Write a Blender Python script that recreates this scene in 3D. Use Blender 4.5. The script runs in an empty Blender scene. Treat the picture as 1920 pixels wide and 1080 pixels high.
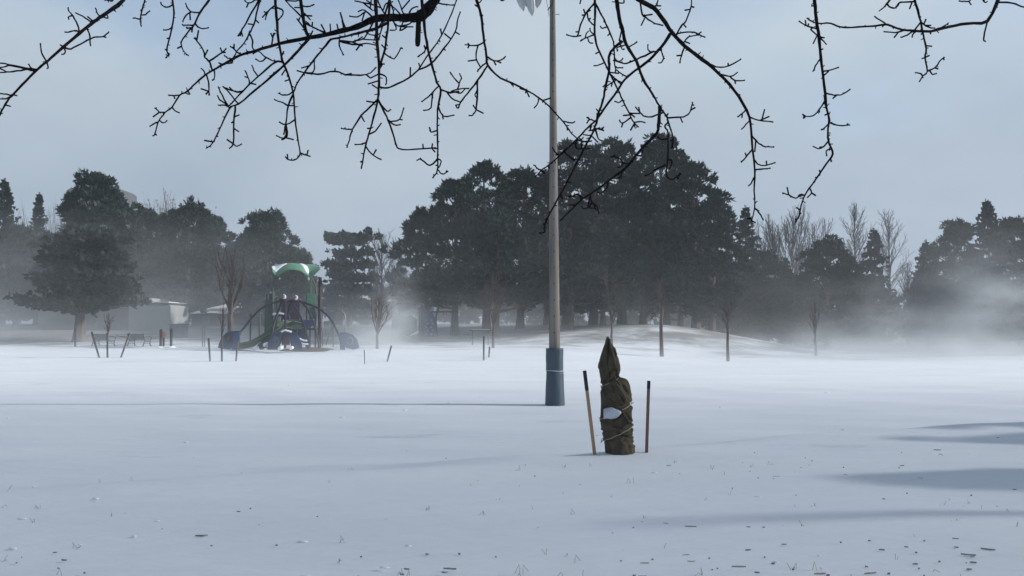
import bpy, math, random
import numpy as np
from mathutils import Vector, Matrix

# ------------------------------------------------------------------ scene, camera, light
S = bpy.context.scene
C = S.collection
F = 1600.0                      # focal length in pixels of the 1920 wide photograph
CAMZ = 1.8
PITCH = math.atan(80 / F)
cam_d = bpy.data.cameras.new("camera")
cam = bpy.data.objects.new("camera", cam_d)
C.objects.link(cam)
cam_d.sensor_width = 36.0
cam_d.lens = 36.0 * F / 1920
cam_d.clip_start = 0.05
cam_d.clip_end = 3000
cam.location = (0, 0, CAMZ)
cam.rotation_euler = (math.pi / 2 + PITCH, 0, 0)
S.camera = cam

SUN_DIR = Vector((1.0, 0.02, 0.0)).normalized()
SUN_EL = math.radians(24)
sun_vec = Vector((SUN_DIR.x * math.cos(SUN_EL), SUN_DIR.y * math.cos(SUN_EL), math.sin(SUN_EL)))
SUN_ROT = math.atan2(SUN_DIR.x, SUN_DIR.y)
SUN_STRENGTH = 5.0
SKY_STRENGTH = 0.099
sd = bpy.data.lights.new("sun", 'SUN')
sd.energy = SUN_STRENGTH
sd.angle = math.radians(1.7)
sd.color = (1.0, 0.97, 0.93)
so = bpy.data.objects.new("sun", sd)
so.rotation_euler = sun_vec.to_track_quat('Z', 'Y').to_euler()
C.objects.link(so)

W = bpy.data.worlds.new("World")
S.world = W
W.use_nodes = True
nt = W.node_tree
for n in list(nt.nodes):
    nt.nodes.remove(n)
def wn(t, **k):
    n = nt.nodes.new(t)
    for a, b in k.items():
        setattr(n, a, b)
    return n
out = wn('ShaderNodeOutputWorld')
bg = wn('ShaderNodeBackground')
bg.inputs['Strength'].default_value = SKY_STRENGTH
sky = wn('ShaderNodeTexSky', sky_type='NISHITA', sun_disc=False)
sky.sun_elevation = SUN_EL
sky.sun_rotation = SUN_ROT
sky.air_density = 1.0
sky.dust_density = 1.0
tc = wn('ShaderNodeTexCoord')
mp = wn('ShaderNodeMapping')
mp.inputs['Scale'].default_value = (1.0, 1.0, 1.9)
mp.inputs['Location'].default_value = (-2.054, -2.684, 1.531)
nz = wn('ShaderNodeTexNoise')
nz.inputs['Scale'].default_value = 2.3
nz.inputs['Detail'].default_value = 6
nz.inputs['Roughness'].default_value = 0.5
sep = wn('ShaderNodeSeparateXYZ')
nt.links.new(tc.outputs['Generated'], sep.inputs[0])
nt.links.new(tc.outputs['Generated'], mp.inputs[0])
nt.links.new(mp.outputs[0], nz.inputs['Vector'])
# cover: complete near the horizon, opening to blue higher up where the noise is low
hm = wn('ShaderNodeMapRange')
hm.inputs[1].default_value = 0.10; hm.inputs[2].default_value = 0.42
hm.inputs[3].default_value = 0.42; hm.inputs[4].default_value = -0.13
nt.links.new(sep.outputs['Z'], hm.inputs[0])
ad = wn('ShaderNodeMath', operation='ADD')
nt.links.new(hm.outputs[0], ad.inputs[0]); nt.links.new(nz.outputs[0], ad.inputs[1])
cv = wn('ShaderNodeMapRange', interpolation_type='SMOOTHSTEP')
cv.inputs[1].default_value = 0.38; cv.inputs[2].default_value = 0.64
cv.inputs[3].default_value = 0.40; cv.inputs[4].default_value = 1.0
nt.links.new(ad.outputs[0], cv.inputs[0])
# cloud tone: greyer low down, paler higher, mottled
nz2 = wn('ShaderNodeTexNoise')
nz2.inputs['Scale'].default_value = 3.1; nz2.inputs['Detail'].default_value = 5
nt.links.new(mp.outputs[0], nz2.inputs['Vector'])
hm2 = wn('ShaderNodeMapRange', interpolation_type='SMOOTHSTEP')
hm2.inputs[1].default_value = 0.08; hm2.inputs[2].default_value = 0.36
hm2.inputs[3].default_value = -0.65; hm2.inputs[4].default_value = 0.12
nt.links.new(sep.outputs['Z'], hm2.inputs[0])
mm = wn('ShaderNodeMath', operation='MULTIPLY_ADD')
mm.inputs[1].default_value = 1.7
nt.links.new(nz2.outputs[0], mm.inputs[0]); nt.links.new(hm2.outputs[0], mm.inputs[2])
cc = wn('ShaderNodeMix', data_type='RGBA')
cc.inputs['A'].default_value = (3.35, 4.1, 5.15, 1)
cc.inputs['B'].default_value = (5.4, 6.3, 7.15, 1)
nt.links.new(mm.outputs[0], cc.inputs['Factor'])
mx = wn('ShaderNodeMix', data_type='RGBA')
nt.links.new(cv.outputs[0], mx.inputs['Factor'])
gn = wn('ShaderNodeVectorMath', operation='SCALE')
gn.inputs['Scale'].default_value = 1.75
nt.links.new(sky.outputs[0], gn.inputs[0])
nt.links.new(gn.outputs[0], mx.inputs['A'])
nt.links.new(cc.outputs['Result'], mx.inputs['B'])
# thicker, darker cloud towards the zenith
zd = wn('ShaderNodeMapRange', interpolation_type='SMOOTHSTEP')
zd.inputs[1].default_value = 0.38; zd.inputs[2].default_value = 0.85
zd.inputs[3].default_value = 1.0; zd.inputs[4].default_value = 0.32
nt.links.new(sep.outputs['Z'], zd.inputs[0])
zs = wn('ShaderNodeVectorMath', operation='SCALE')
nt.links.new(mx.outputs['Result'], zs.inputs[0]); nt.links.new(zd.outputs[0], zs.inputs['Scale'])
nt.links.new(zs.outputs[0], bg.inputs['Color'])
nt.links.new(bg.outputs[0], out.inputs['Surface'])

S.view_settings.view_transform = 'Standard'
S.view_settings.look = 'None'
S.view_settings.exposure = 0.0
S.view_settings.gamma = 1.0
S.view_settings.use_curve_mapping = False
S.cycles.volume_bounces = 1
S.cycles.max_bounces = 6
S.cycles.diffuse_bounces = 3
S.cycles.volume_step_rate = 1.0
S.cycles.volume_max_steps = 128

# ------------------------------------------------------------------ helpers
CP, SP = math.cos(PITCH), math.sin(PITCH)
def at(px, py, d):
    """world point seen at pixel (px,py) of the photograph, at forward distance d"""
    u = (px - 960) / F; v = (540 - py) / F
    fy = CP - v * SP; fz = SP + v * CP
    k = d / fy
    return Vector((u * k, d, CAMZ + fz * k))
def sstep(a, b, x):
    t = min(1.0, max(0.0, (x - a) / (b - a)))
    return t * t * (3 - 2 * t)
def lerp_table(tab, x):
    if x <= tab[0][0]: return tab[0][1]
    for (a, b), (c, d) in zip(tab, tab[1:]):
        if x <= c:
            t = (x - a) / (c - a)
            return b + (d - b) * t
    return tab[-1][1]

CREST = [(-60, 7.0), (-5.7, 9.4), (-1.75, 10.7), (1.3, 12.2), (4.9, 14.3), (9.9, 16.4), (40, 27)]
LEFT = [(44, -.12), (48, .02), (53, .62), (63, .76), (70, 1.3), (85, 2.2), (110, 2.7), (400, 4)]
RIGHT = [(44, -.12), (60, -.05), (75, .15), (110, .8), (400, 3)]
def g_raw(x, y):
    yc = lerp_table(CREST, x)
    z = 0.03 - 0.16 * sstep(yc - 0.1, yc + 1.7, y) - 0.02 * sstep(yc - 6, yc, y) + 0.05 * math.exp(-((y - yc) / 0.7) ** 2)
    z += 0.075 * math.exp(-((y - 11.98 - .03 * math.sin(x * 2)) / 0.26) ** 2) * sstep(-3.8, -2.5, x) * (1 - sstep(0.2, 0.9, x))
    y2 = 22.4 + 0.03 * x
    z += 0.05 * math.exp(-((y - y2) / 0.9) ** 2) * (1 - sstep(-2.0, 1.0, x))
    w = 1 - sstep(2, 14, x)
    z += (lerp_table(LEFT, y) * w + lerp_table(RIGHT, y) * (1 - w)) + 0.12
    dx = (x - 11.0) / (10.0 if x > 11 else 9.0); dy = (y - 69) / 6.5
    if y > 69: dy *= 0.3
    z += 2.25 * math.exp(-(dx * dx + dy * dy)) * (1 - 0.45 * w)
    return z
def ground(x, y):
    return g_raw(x, y)
def on_ground(px, d):
    x = (px - 960) / F * d
    return Vector((x, d, ground(x, d)))

class MB:
    def __init__(s):
        s.v = []; s.f = []
    def add(s, vs, fs):
        o = len(s.v)
        s.v.extend([tuple(p) for p in vs]); s.f.extend([tuple(i + o for i in f) for f in fs])
    def box(s, c, size, rot=None):
        hx, hy, hz = size[0] / 2, size[1] / 2, size[2] / 2
        b = min(hx, hy, hz) * 0.12
        pts = []
        for z, k in ((-hz, b), (-hz + b, 0), (hz - b, 0), (hz, b)):
            for sx, sy in ((-1, -1), (1, -1), (1, 1), (-1, 1)):
                pts.append(Vector((sx * (hx - k), sy * (hy - k), z)))
        if rot is not None: pts = [rot @ p for p in pts]
        pts = [p + Vector(c) for p in pts]
        fs = [(3, 2, 1, 0), (12, 13, 14, 15)]
        for r in range(3):
            for i in range(4):
                j = (i + 1) % 4
                fs.append((r * 4 + i, r * 4 + j, r * 4 + 4 + j, r * 4 + 4 + i))
        s.add(pts, fs)
    def beam(s, a, b, w, h):
        a = Vector(a); b = Vector(b); d = b - a
        q = d.to_track_quat('Z', 'Y').to_matrix()
        s.box((a + b) / 2, (w, h, d.length), q)
    def tube(s, pts, rad, n=6, cap=True):
        pts = [Vector(p) for p in pts]
        m = len(pts)
        if m < 2: return
        if not hasattr(rad, '__len__'): rad = [rad] * m
        t0 = (pts[1] - pts[0]).normalized()
        ref = Vector((0, 0, 1)) if abs(t0.z) < .9 else Vector((1, 0, 0))
        nx = t0.cross(ref).normalized()
        vs = []; fs = []
        for i in range(m):
            t = (pts[min(i + 1, m - 1)] - pts[max(i - 1, 0)])
            if t.length < 1e-9: t = t0
            t.normalize()
            nx = nx - t * nx.dot(t)
            if nx.length < 1e-6: nx = t.orthogonal()
            nx.normalize(); ny = t.cross(nx)
            for k in range(n):
                a = 2 * math.pi * k / n
                vs.append(pts[i] + (nx * math.cos(a) + ny * math.sin(a)) * rad[i])
        for i in range(m - 1):
            for k in range(n):
                k2 = (k + 1) % n
                fs.append((i * n + k, i * n + k2, i * n + n + k2, i * n + n + k))
        if cap:
            fs.append(tuple(range(n - 1, -1, -1))); fs.append(tuple((m - 1) * n + k for k in range(n)))
        s.add(vs, fs)
    def grid(s, P, close_u=False):
        R = len(P); K = len(P[0]); vs = [p for r in P for p in r]; fs = []
        for i in range(R - 1):
            for j in range(K if close_u else K - 1):
                j2 = (j + 1) % K
                fs.append((i * K + j, i * K + j2, i * K + K + j2, i * K + K + j))
        s.add(vs, fs)
    def slab(s, P, th):
        """a curved sheet P[i][j] with real thickness"""
        R = len(P); K = len(P[0])
        top = [Vector(p) for r in P for p in r]
        bot = [p - Vector((0, 0, th)) if not callable(th) else p + th(p) for p in top]
        n = R * K; fs = []
        for i in range(R - 1):
            for j in range(K - 1):
                a, b, c, d = i * K + j, i * K + j + 1, i * K + K + j + 1, i * K + K + j
                fs.append((a, b, c, d)); fs.append((n + d, n + c, n + b, n + a))
        for j in range(K - 1):
            fs.append((j, n + j, n + j + 1, j + 1))
            e = (R - 1) * K
            fs.append((e + j + 1, n + e + j + 1, n + e + j, e + j))
        for i in range(R - 1):
            fs.append((i * K + K, n + i * K + K, n + i * K, i * K))
            a = i * K + K - 1
            fs.append((a, n + a, n + a + K, a + K))
        s.add(top + bot, fs)
    def prism(s, poly, off):
        """extrude polygon poly by vector off"""
        n = len(poly); off = Vector(off)
        a = [Vector(p) for p in poly]
        s.add(a + [p + off for p in a], [tuple(range(n - 1, -1, -1)), tuple(range(n, 2 * n))] +
              [(i, (i + 1) % n, n + (i + 1) % n, n + i) for i in range(n)])
    def build(s, name, mat, parent=None, smooth=False, origin=None):
        me = bpy.data.meshes.new(name)
        vs = s.v
        if origin is not None:
            o = Vector(origin); vs = [(p[0] - o.x, p[1] - o.y, p[2] - o.z) for p in vs]
        me.from_pydata(vs, [], s.f)
        me.update()
        if smooth:
            me.polygons.foreach_set('use_smooth', [True] * len(me.polygons))
        me.materials.append(mat)
        ob = bpy.data.objects.new(name, me)
        C.objects.link(ob)
        if origin is not None: ob.location = origin
        if parent is not None:
            ob.parent = parent
            if origin is None:
                # geometry given in world space: move it into the parent's frame
                o = parent.location
                pr = parent.parent
                while pr is not None: o = o + pr.location; pr = pr.parent
                me.transform(Matrix.Translation(-o))
        return ob

def tag(o, label=None, cat=None, group=None, kind=None):
    if label: o['label'] = label
    if cat: o['category'] = cat
    if group: o['group'] = group
    if kind: o['kind'] = kind
    return o
def thing(name, loc, label, cat, group=None):
    o = bpy.data.objects.new(name, None)
    o.empty_display_size = .3
    o.location = loc
    C.objects.link(o)
    return tag(o, label, cat, group)

# ------------------------------------------------------------------ materials
def material(name, col, rough=.8, col2=None, scale=4.0, bump=0.0, bscale=None, metal=0.0, spec=.3, stretch=(1, 1, 1), detail=6, lo=.35, hi=.65, coord='Object'):
    m = bpy.data.materials.new(name)
    m.use_nodes = True
    t = m.node_tree
    b = t.nodes['Principled BSDF']
    b.inputs['Base Color'].default_value = (*col, 1)
    b.inputs['Roughness'].default_value = rough
    b.inputs['Metallic'].default_value = metal
    b.inputs['Specular IOR Level'].default_value = spec
    tcn = t.nodes.new('ShaderNodeTexCoord'); mpn = t.nodes.new('ShaderNodeMapping')
    mpn.inputs['Scale'].default_value = stretch
    t.links.new(tcn.outputs[coord], mpn.inputs[0])
    if col2 is not None:
        n = t.nodes.new('ShaderNodeTexNoise')
        n.inputs['Scale'].default_value = scale; n.inputs['Detail'].default_value = detail
        t.links.new(mpn.outputs[0], n.inputs['Vector'])
        r = t.nodes.new('ShaderNodeMapRange')
        r.inputs[1].default_value = lo; r.inputs[2].default_value = hi
        t.links.new(n.outputs[0], r.inputs[0])
        x = t.nodes.new('ShaderNodeMix'); x.data_type = 'RGBA'
        x.inputs['A'].default_value = (*col, 1); x.inputs['B'].default_value = (*col2, 1)
        t.links.new(r.outputs[0], x.inputs['Factor'])
        t.links.new(x.outputs['Result'], b.inputs['Base Color'])
    if bump:
        n = t.nodes.new('ShaderNodeTexNoise')
        n.inputs['Scale'].default_value = bscale or scale; n.inputs['Detail'].default_value = 5
        t.links.new(mpn.outputs[0], n.inputs['Vector'])
        bn = t.nodes.new('ShaderNodeBump')
        bn.inputs['Strength'].default_value = min(1, bump); bn.inputs['Distance'].default_value = 0.03 * max(1, bump)
        t.links.new(n.outputs[0], bn.inputs['Height'])
        t.links.new(bn.outputs[0], b.inputs['Normal'])
    return m

M = {}
M['bark_dark'] = material('bark_dark', (.010, .009, .010), .95, (.022, .019, .019), 40, .6, 90, spec=.05)
M['bark'] = material('bark', (.075, .060, .052), .95, (.13, .11, .10), 3, .6, 9, spec=.1, stretch=(1, 1, .3))
M['bark_pale'] = material('bark_pale', (.09, .08, .076), .95, (.14, .125, .12), 3, .4, 9, spec=.1)
M['twig'] = material('twig', (.075, .063, .06), .95, (.11, .093, .088), 2, spec=.1)
M['twig_red'] = material('twig_red', (.085, .062, .056), .95, (.12, .09, .08), 2, spec=.1)
M['pine'] = material('pine_needles', (.019, .032, .026), .85, (.034, .050, .037), .7, spec=.1)
M['pine2'] = material('pine_needles_dull', (.024, .034, .030), .85, (.038, .049, .040), .7, spec=.1)
M['spruce'] = material('spruce_needles', (.026, .040, .036), .85, (.042, .058, .050), .8, spec=.1)
M['snow_cap'] = material('snow_cap', (.82, .85, .89), .8, (.78, .81, .86), 3, .3, 6)
M['concrete'] = material('pole_concrete', (.25, .225, .195), .85, (.15, .138, .125), 5.0, .35, 60, stretch=(1.2, 1.2, .10), lo=.4, hi=.6)
M['pad'] = material('pad_vinyl', (.058, .08, .108), .55, (.075, .10, .13), 5, .35, 7, stretch=(1, 1, .35))
M['strap'] = material('strap', (.55, .57, .58), .7, (.45, .47, .48), 9)
M['lampglass'] = material('lamp_reflector', (.52, .55, .55), .35, (.42, .45, .45), 5, spec=.5)
M['steel'] = material('galvanised_steel', (.28, .28, .285), .5, (.22, .22, .23), 8, metal=.6)
M['black'] = material('black_paint', (.022, .021, .024), .6, (.035, .033, .036), 12)
M['stake_wood'] = material('stake_wood', (.40, .27, .17), .85, (.30, .19, .115), 5, .3, 30, stretch=(1, 1, .12))
M['stake_red'] = material('stake_wood_red', (.24, .135, .105), .85, (.17, .09, .075), 5, .3, 30, stretch=(1, 1, .12))
M['stake_grey'] = material('stake_weathered', (.11, .095, .085), .9, (.16, .14, .125), 5, stretch=(1, 1, .2))
M['bench_slat'] = material('bench_slat', (.10, .105, .105), .8, (.15, .155, .15), 6, stretch=(.3, 1, 4))
M['bench_iron'] = material('bench_iron', (.03, .031, .034), .6, (.045, .046, .05), 10)
M['orange'] = material('orange_plastic', (.62, .22, .09), .6, (.55, .19, .08), 3)
M['purple'] = material('purple_paint', (.022, .017, .030), .4, (.034, .024, .042), 5, spec=.5)
M['panel_purple'] = material('purple_panel', (.085, .055, .08), .6, (.07, .045, .065), 3)
M['blue'] = material('blue_plastic', (.035, .062, .15), .4, (.05, .085, .19), 4, spec=.5)
M['navy'] = material('navy_plastic', (.022, .036, .085), .45, (.03, .048, .11), 4, spec=.5)
M['green'] = material('green_plastic', (.10, .25, .14), .45, (.14, .31, .19), 3, spec=.5)
M['green_dull'] = material('green_panel', (.055, .09, .068), .6, (.068, .105, .08), 3)
M['slide'] = material('slide_green', (.052, .085, .052), .4, (.065, .10, .06), 2.5, spec=.5)
M['mulch'] = material('rubber_mulch', (.14, .115, .095), .95, (.09, .075, .065), 14, .5, 20)
M['wall_grey'] = material('render_grey', (.27, .29, .29), .9, (.32, .335, .33), 1.2)
M['wall_dark'] = material('brick_grey', (.13, .13, .137), .9, (.17, .165, .17), 2.5)
M['fascia'] = material('fascia', (.045, .047, .05), .7, (.06, .06, .065), 4)
M['tower'] = material('tower_concrete', (.06, .06, .068), .9, (.075, .075, .082), .3)
M['glass'] = material('window_glass', (.05, .06, .075), .15, (.08, .09, .1), 1.5, spec=.6)
M['bin'] = material('bin_plastic', (.05, .05, .06), .7, (.07, .07, .075), 5)
M['burlap'] = material('burlap', (.066, .056, .039), .95, (.105, .090, .064), 9, .5, 160, spec=.1, stretch=(1, 1, .8))
M['rope'] = material('rope', (.46, .43, .37), .9, (.36, .33, .28), 60)
M['straw'] = material('straw', (.16, .125, .085), .95, (.26, .20, .13), 9)
M['litter'] = material('litter', (.17, .17, .175), .95, (.33, .325, .32), 20)  # on the ground this grey also paints the shade of snow pits
M['pale_cloth'] = material('pale_cloth', (.44, .47, .53), .85, (.58, .60, .65), 14, .8, 22)

def snow_material():
    m = bpy.data.materials.new('snow')
    m.use_nodes = True
    t = m.node_tree; L = t.links
    b = t.nodes['Principled BSDF']
    b.inputs['Roughness'].default_value = .75
    b.inputs['Specular IOR Level'].default_value = .25
    geo = t.nodes.new('ShaderNodeNewGeometry')
    # wind-scoured variation of the snow itself
    mp1 = t.nodes.new('ShaderNodeMapping'); mp1.inputs['Scale'].default_value = (.25, .9, 1)
    L.new(geo.outputs['Position'], mp1.inputs[0])
    n1 = t.nodes.new('ShaderNodeTexNoise'); n1.inputs['Scale'].default_value = .8; n1.inputs['Detail'].default_value = 7
    L.new(mp1.outputs[0], n1.inputs['Vector'])
    r1 = t.nodes.new('ShaderNodeMapRange'); r1.inputs[1].default_value = .3; r1.inputs[2].default_value = .7
    L.new(n1.outputs[0], r1.inputs[0])
    x1 = t.nodes.new('ShaderNodeMix'); x1.data_type = 'RGBA'
    x1.inputs['A'].default_value = (.755, .805, .875, 1); x1.inputs['B'].default_value = (.83, .87, .93, 1)
    L.new(r1.outputs[0], x1.inputs['Factor'])
    # dead grass through thin snow beyond the field, also painting in the trees' shade
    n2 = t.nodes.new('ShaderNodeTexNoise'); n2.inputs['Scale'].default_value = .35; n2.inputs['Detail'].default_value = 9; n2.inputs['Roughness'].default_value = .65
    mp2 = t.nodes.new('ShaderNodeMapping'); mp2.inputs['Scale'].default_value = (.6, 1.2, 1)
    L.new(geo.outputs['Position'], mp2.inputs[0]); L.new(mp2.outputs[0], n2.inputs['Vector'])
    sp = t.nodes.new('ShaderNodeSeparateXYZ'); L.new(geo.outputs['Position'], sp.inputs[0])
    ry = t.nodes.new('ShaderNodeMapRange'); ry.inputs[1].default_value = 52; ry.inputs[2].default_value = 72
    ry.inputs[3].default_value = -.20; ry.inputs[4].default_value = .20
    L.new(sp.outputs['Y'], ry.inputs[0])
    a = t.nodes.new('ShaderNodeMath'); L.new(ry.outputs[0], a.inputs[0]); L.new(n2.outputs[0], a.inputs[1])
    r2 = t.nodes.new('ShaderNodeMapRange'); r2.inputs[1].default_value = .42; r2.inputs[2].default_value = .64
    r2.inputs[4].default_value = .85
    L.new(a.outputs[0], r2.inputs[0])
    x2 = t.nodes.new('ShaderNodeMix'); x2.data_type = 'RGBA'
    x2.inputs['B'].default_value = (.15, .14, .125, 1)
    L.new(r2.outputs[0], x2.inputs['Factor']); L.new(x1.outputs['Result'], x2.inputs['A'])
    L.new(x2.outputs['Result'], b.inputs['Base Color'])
    # small wind ripples
    mp3 = t.nodes.new('ShaderNodeMapping'); mp3.inputs['Scale'].default_value = (.55, 2.2, 1)
    L.new(geo.outputs['Position'], mp3.inputs[0])
    n3 = t.nodes.new('ShaderNodeTexNoise'); n3.inputs['Scale'].default_value = 2.2; n3.inputs['Detail'].default_value = 8; n3.inputs['Roughness'].default_value = .6
    L.new(mp3.outputs[0], n3.inputs['Vector'])
    bn = t.nodes.new('ShaderNodeBump'); bn.inputs['Strength'].default_value = .6; bn.inputs['Distance'].default_value = .05
    L.new(n3.outputs[0], bn.inputs['Height']); L.new(bn.outputs[0], b.inputs['Normal'])
    return m
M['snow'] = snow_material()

# ------------------------------------------------------------------ ground
def build_ground():
    rng = random.Random(5)
    ys = []
    y = -40.0
    while y < 5: ys.append(y); y += 1.5 if y < 0 else .4
    while y < 30: ys.append(y); y += .12 if y < 18 else .3
    while y < 110: ys.append(y); y += .8
    while y <= 400: ys.append(y); y += 12
    xs = []
    x = 0.0
    while x < 400: xs.append(x); x += max(.25, x * .035)
    xs.append(400.0)
    xs = sorted(set([-a for a in xs] + xs))
    ph = [(rng.uniform(.15, 1.6), rng.uniform(.6, 3.2), rng.uniform(0, 6.28), rng.uniform(-.5, .5)) for _ in range(16)]
    P = []
    for yy in ys:
        row = []
        for xx in xs:
            z = g_raw(xx, yy)
            if yy < 60:
                a = sum(math.sin(xx * p[0] * .7 + yy * p[1] + p[2] + 2 * math.sin(p[3] * xx)) / (1 + p[1]) for p in ph)
                z += a * .013 * (1 if yy < 30 else .6)
            row.append((xx, yy, z))
        P.append(row)
    b = MB(); b.grid(P)
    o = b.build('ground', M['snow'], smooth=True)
    tag(o, kind='structure')
build_ground()

# ------------------------------------------------------------------ trees
# tree geometry is written in the tree's own frame
def build_local(self, name, mat, parent=None, smooth=False):
    o = MB.build(self, name, mat, None, smooth)
    o.parent = parent
    return o

def rdir(r):
    z = r.uniform(-1, 1); a = r.uniform(0, 6.2832); s = math.sqrt(1 - z * z)
    return Vector((s * math.cos(a), s * math.sin(a), z))

def tuft(vs, fs, c, d, size, k, r, w=.17):
    """a brush of needles at c pointing along d"""
    for _ in range(k):
        e = (d + rdir(r) * .85).normalized()
        s = c + rdir(r) * size * .22
        tip = s + e * size * r.uniform(.45, .8)
        q = e.cross(rdir(r)).normalized() * w * size * r.uniform(.6, 1.2)
        m = s + (tip - s) * .55
        o = len(vs)
        vs.extend([tuple(s), tuple(m + q), tuple(tip), tuple(m - q)])
        fs.append((o, o + 1, o + 2, o + 3))

def trunk_mesh(H, r0, r, lean=.03, top=.95, n=8):
    b = MB()
    lx, ly = r.uniform(-lean, lean), r.uniform(-lean, lean)
    pts = []; rad = []
    K = 9
    for i in range(K + 1):
        t = i / K
        z = -.3 + t * (H * top + .3)
        pts.append(Vector((lx * z + .02 * H * lean * 10 * math.sin(3 * t), ly * z, z)))
        rad.append(r0 * ((1 - t) ** .8) + .03 + (r0 * .5 if i == 0 else r0 * .12 if i == 1 else 0))
    b.tube(pts, rad, n)
    return b, (lx, ly)

def make_pine(base, H, R, label, seed, base_frac=.16, n=430, mat='pine', cat='pine tree', group='evergreens behind the field', shape=.62, name='pine_tree', limb=True, size=None):
    r = random.Random(seed)
    root = thing(name, base, label, cat, group)
    tb, (lx, ly) = trunk_mesh(H, .016 * H + .06, r)
    vs = []; fs = []
    ph = [r.uniform(0, 6.28) for _ in range(6)]
    def prof(t, a):
        p = (max(0, 1 - t) ** shape) * min(1, (.35 + t * 3.2))
        p *= 1 + .17 * math.sin(2 * a + ph[0] + t * 5) + .13 * math.sin(3 * a + ph[1] - t * 9) + .12 * math.sin(t * 21 + ph[2] + a) + .08 * math.sin(t * 37 + 2 * a + ph[3])
        return R * p
    zb = H * base_frac
    cs = size or max(.62, R * .17)
    nb = max(56, int(n / 3.6))
    for i in range(nb):
        t = r.random() ** 1.0
        a = r.uniform(0, 6.2832)
        P = prof(t, a)
        inner = r.random() < .30
        k = r.uniform(.25, .7) if inner else r.uniform(.78, 1.0) if r.random() < .8 else r.uniform(1.0, 1.16)
        z = zb + t * (H - zb) * .95
        c = Vector((lx * z + math.cos(a) * P * k, ly * z + math.sin(a) * P * k, z + r.uniform(-.3, .3)))
        out_ = Vector((math.cos(a), math.sin(a), .35 + t * .6)).normalized()
        rb = R * r.uniform(.10, .24) + .10
        # each bough end is a lump of brushes, fullest on its upper and outer side
        for q in range(9):
            e = rdir(r)
            if e.dot(out_) < -.25: e = -e
            e.z = abs(e.z) * .9 - .15
            tuft(vs, fs, c + Vector((e.x * rb, e.y * rb, e.z * rb * .8)), (e + out_ * .6 + Vector((0, 0, .45))).normalized(), cs * r.uniform(.75, 1.35), 14, r, .105)
        if limb and (i % 4 == 0):
            s0 = Vector((lx * (z - .35 * P), ly * (z - .35 * P), max(zb * .8, z - .35 * P)))
            tb.tube([s0, s0.lerp(c, .5) + Vector((0, 0, -.1 * P)), c], [.05 + .012 * R, .05, .025], 4, False)
    for j in range(26):
        z = H * (.90 + .09 * j / 26)
        w_ = R * .22 * (1 - j / 30)
        tuft(vs, fs, Vector((lx * z + r.uniform(-w_, w_), ly * z + r.uniform(-w_, w_), z - .2)), Vector((0, 0, 1)), cs * 1.1, 7, r, .2)
    build_local(tb, 'trunk', M['bark'], root)
    cm = MB(); cm.v = vs; cm.f = fs
    build_local(cm, 'crown', M[mat], root)
    return root

def make_spruce(base, H, R, label, seed, mat='spruce', base_frac=.06, levels=None, cat='spruce tree', group='evergreens behind the field', droop=.18, name='spruce_tree', power=.85):
    r = random.Random(seed)
    root = thing(name, base, label, cat, group)
    tb, (lx, ly) = trunk_mesh(H, .013 * H + .05, r, .012, .99)
    vs = []; fs = []
    levels = levels or int(H * 4.2)
    for l in range(levels):
        for b in range(r.randint(5, 8)):
            t = min(.99, max(0, (l + r.uniform(-1.2, 1.2)) / levels))
            z0 = H * (base_frac + (1 - base_frac) * t)
            a = r.uniform(0, 6.2832)
            Lb = R * ((1 - t) ** power) * (.42 + .78 * r.random() ** 1.3) * (min(1, .55 + 3 * t)) + .03
            steps = max(2, int(Lb / .42))
            up = .30 if t > .6 else .05
            for s in range(steps + 1):
                q = (s + r.uniform(0, .6)) / (steps + .6)
                if q < .12: continue
                dist = Lb * q
                z = z0 + up * dist - droop * dist * q * 1.6 + (.22 * Lb * q ** 3)
                c = Vector((lx * z0 + math.cos(a) * dist, ly * z0 + math.sin(a) * dist, z))
                out = Vector((math.cos(a), math.sin(a), .1))
                side = Vector((-math.sin(a), math.cos(a), 0))
                for sd in (-1, 1, 0):
                    e = (out * .75 + side * sd * .8 + Vector((0, 0, r.uniform(-.35, .1)))).normalized()
                    ln = (.30 + .28 * Lb * (1 - q) * .4) * r.uniform(.8, 1.4)
                    w = Vector((0, 0, 1)).cross(e).normalized() * ln * .30 + Vector((0, 0, r.uniform(-.10, .02)))
                    o = len(vs)
                    tip = c + e * ln
                    m = c + e * ln * .45
                    vs.extend([tuple(c), tuple(m + w), tuple(tip), tuple(m - w + Vector((0, 0, -.12)))])
                    fs.append((o, o + 1, o + 2, o + 3))
                    o = len(vs)
                    dn = Vector((r.uniform(-.05, .05), r.uniform(-.05, .05), -ln * r.uniform(.45, 1.1)))
                    vs.extend([tuple(c - e * .05), tuple(tip - e * .1 * ln), tuple(c + e * ln * .5 + dn)])
                    fs.append((o, o + 1, o + 2))
    for j in range(10):
        z = H * (.95 + .06 * j / 10)
        tuft(vs, fs, Vector((lx * H, ly * H, z - .1)), Vector((0, 0, 1)), .32, 4, r)
    build_local(tb, 'trunk', M['bark'], root)
    cm = MB(); cm.v = vs; cm.f = fs
    build_local(cm, 'crown', M[mat], root)
    return root

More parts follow.
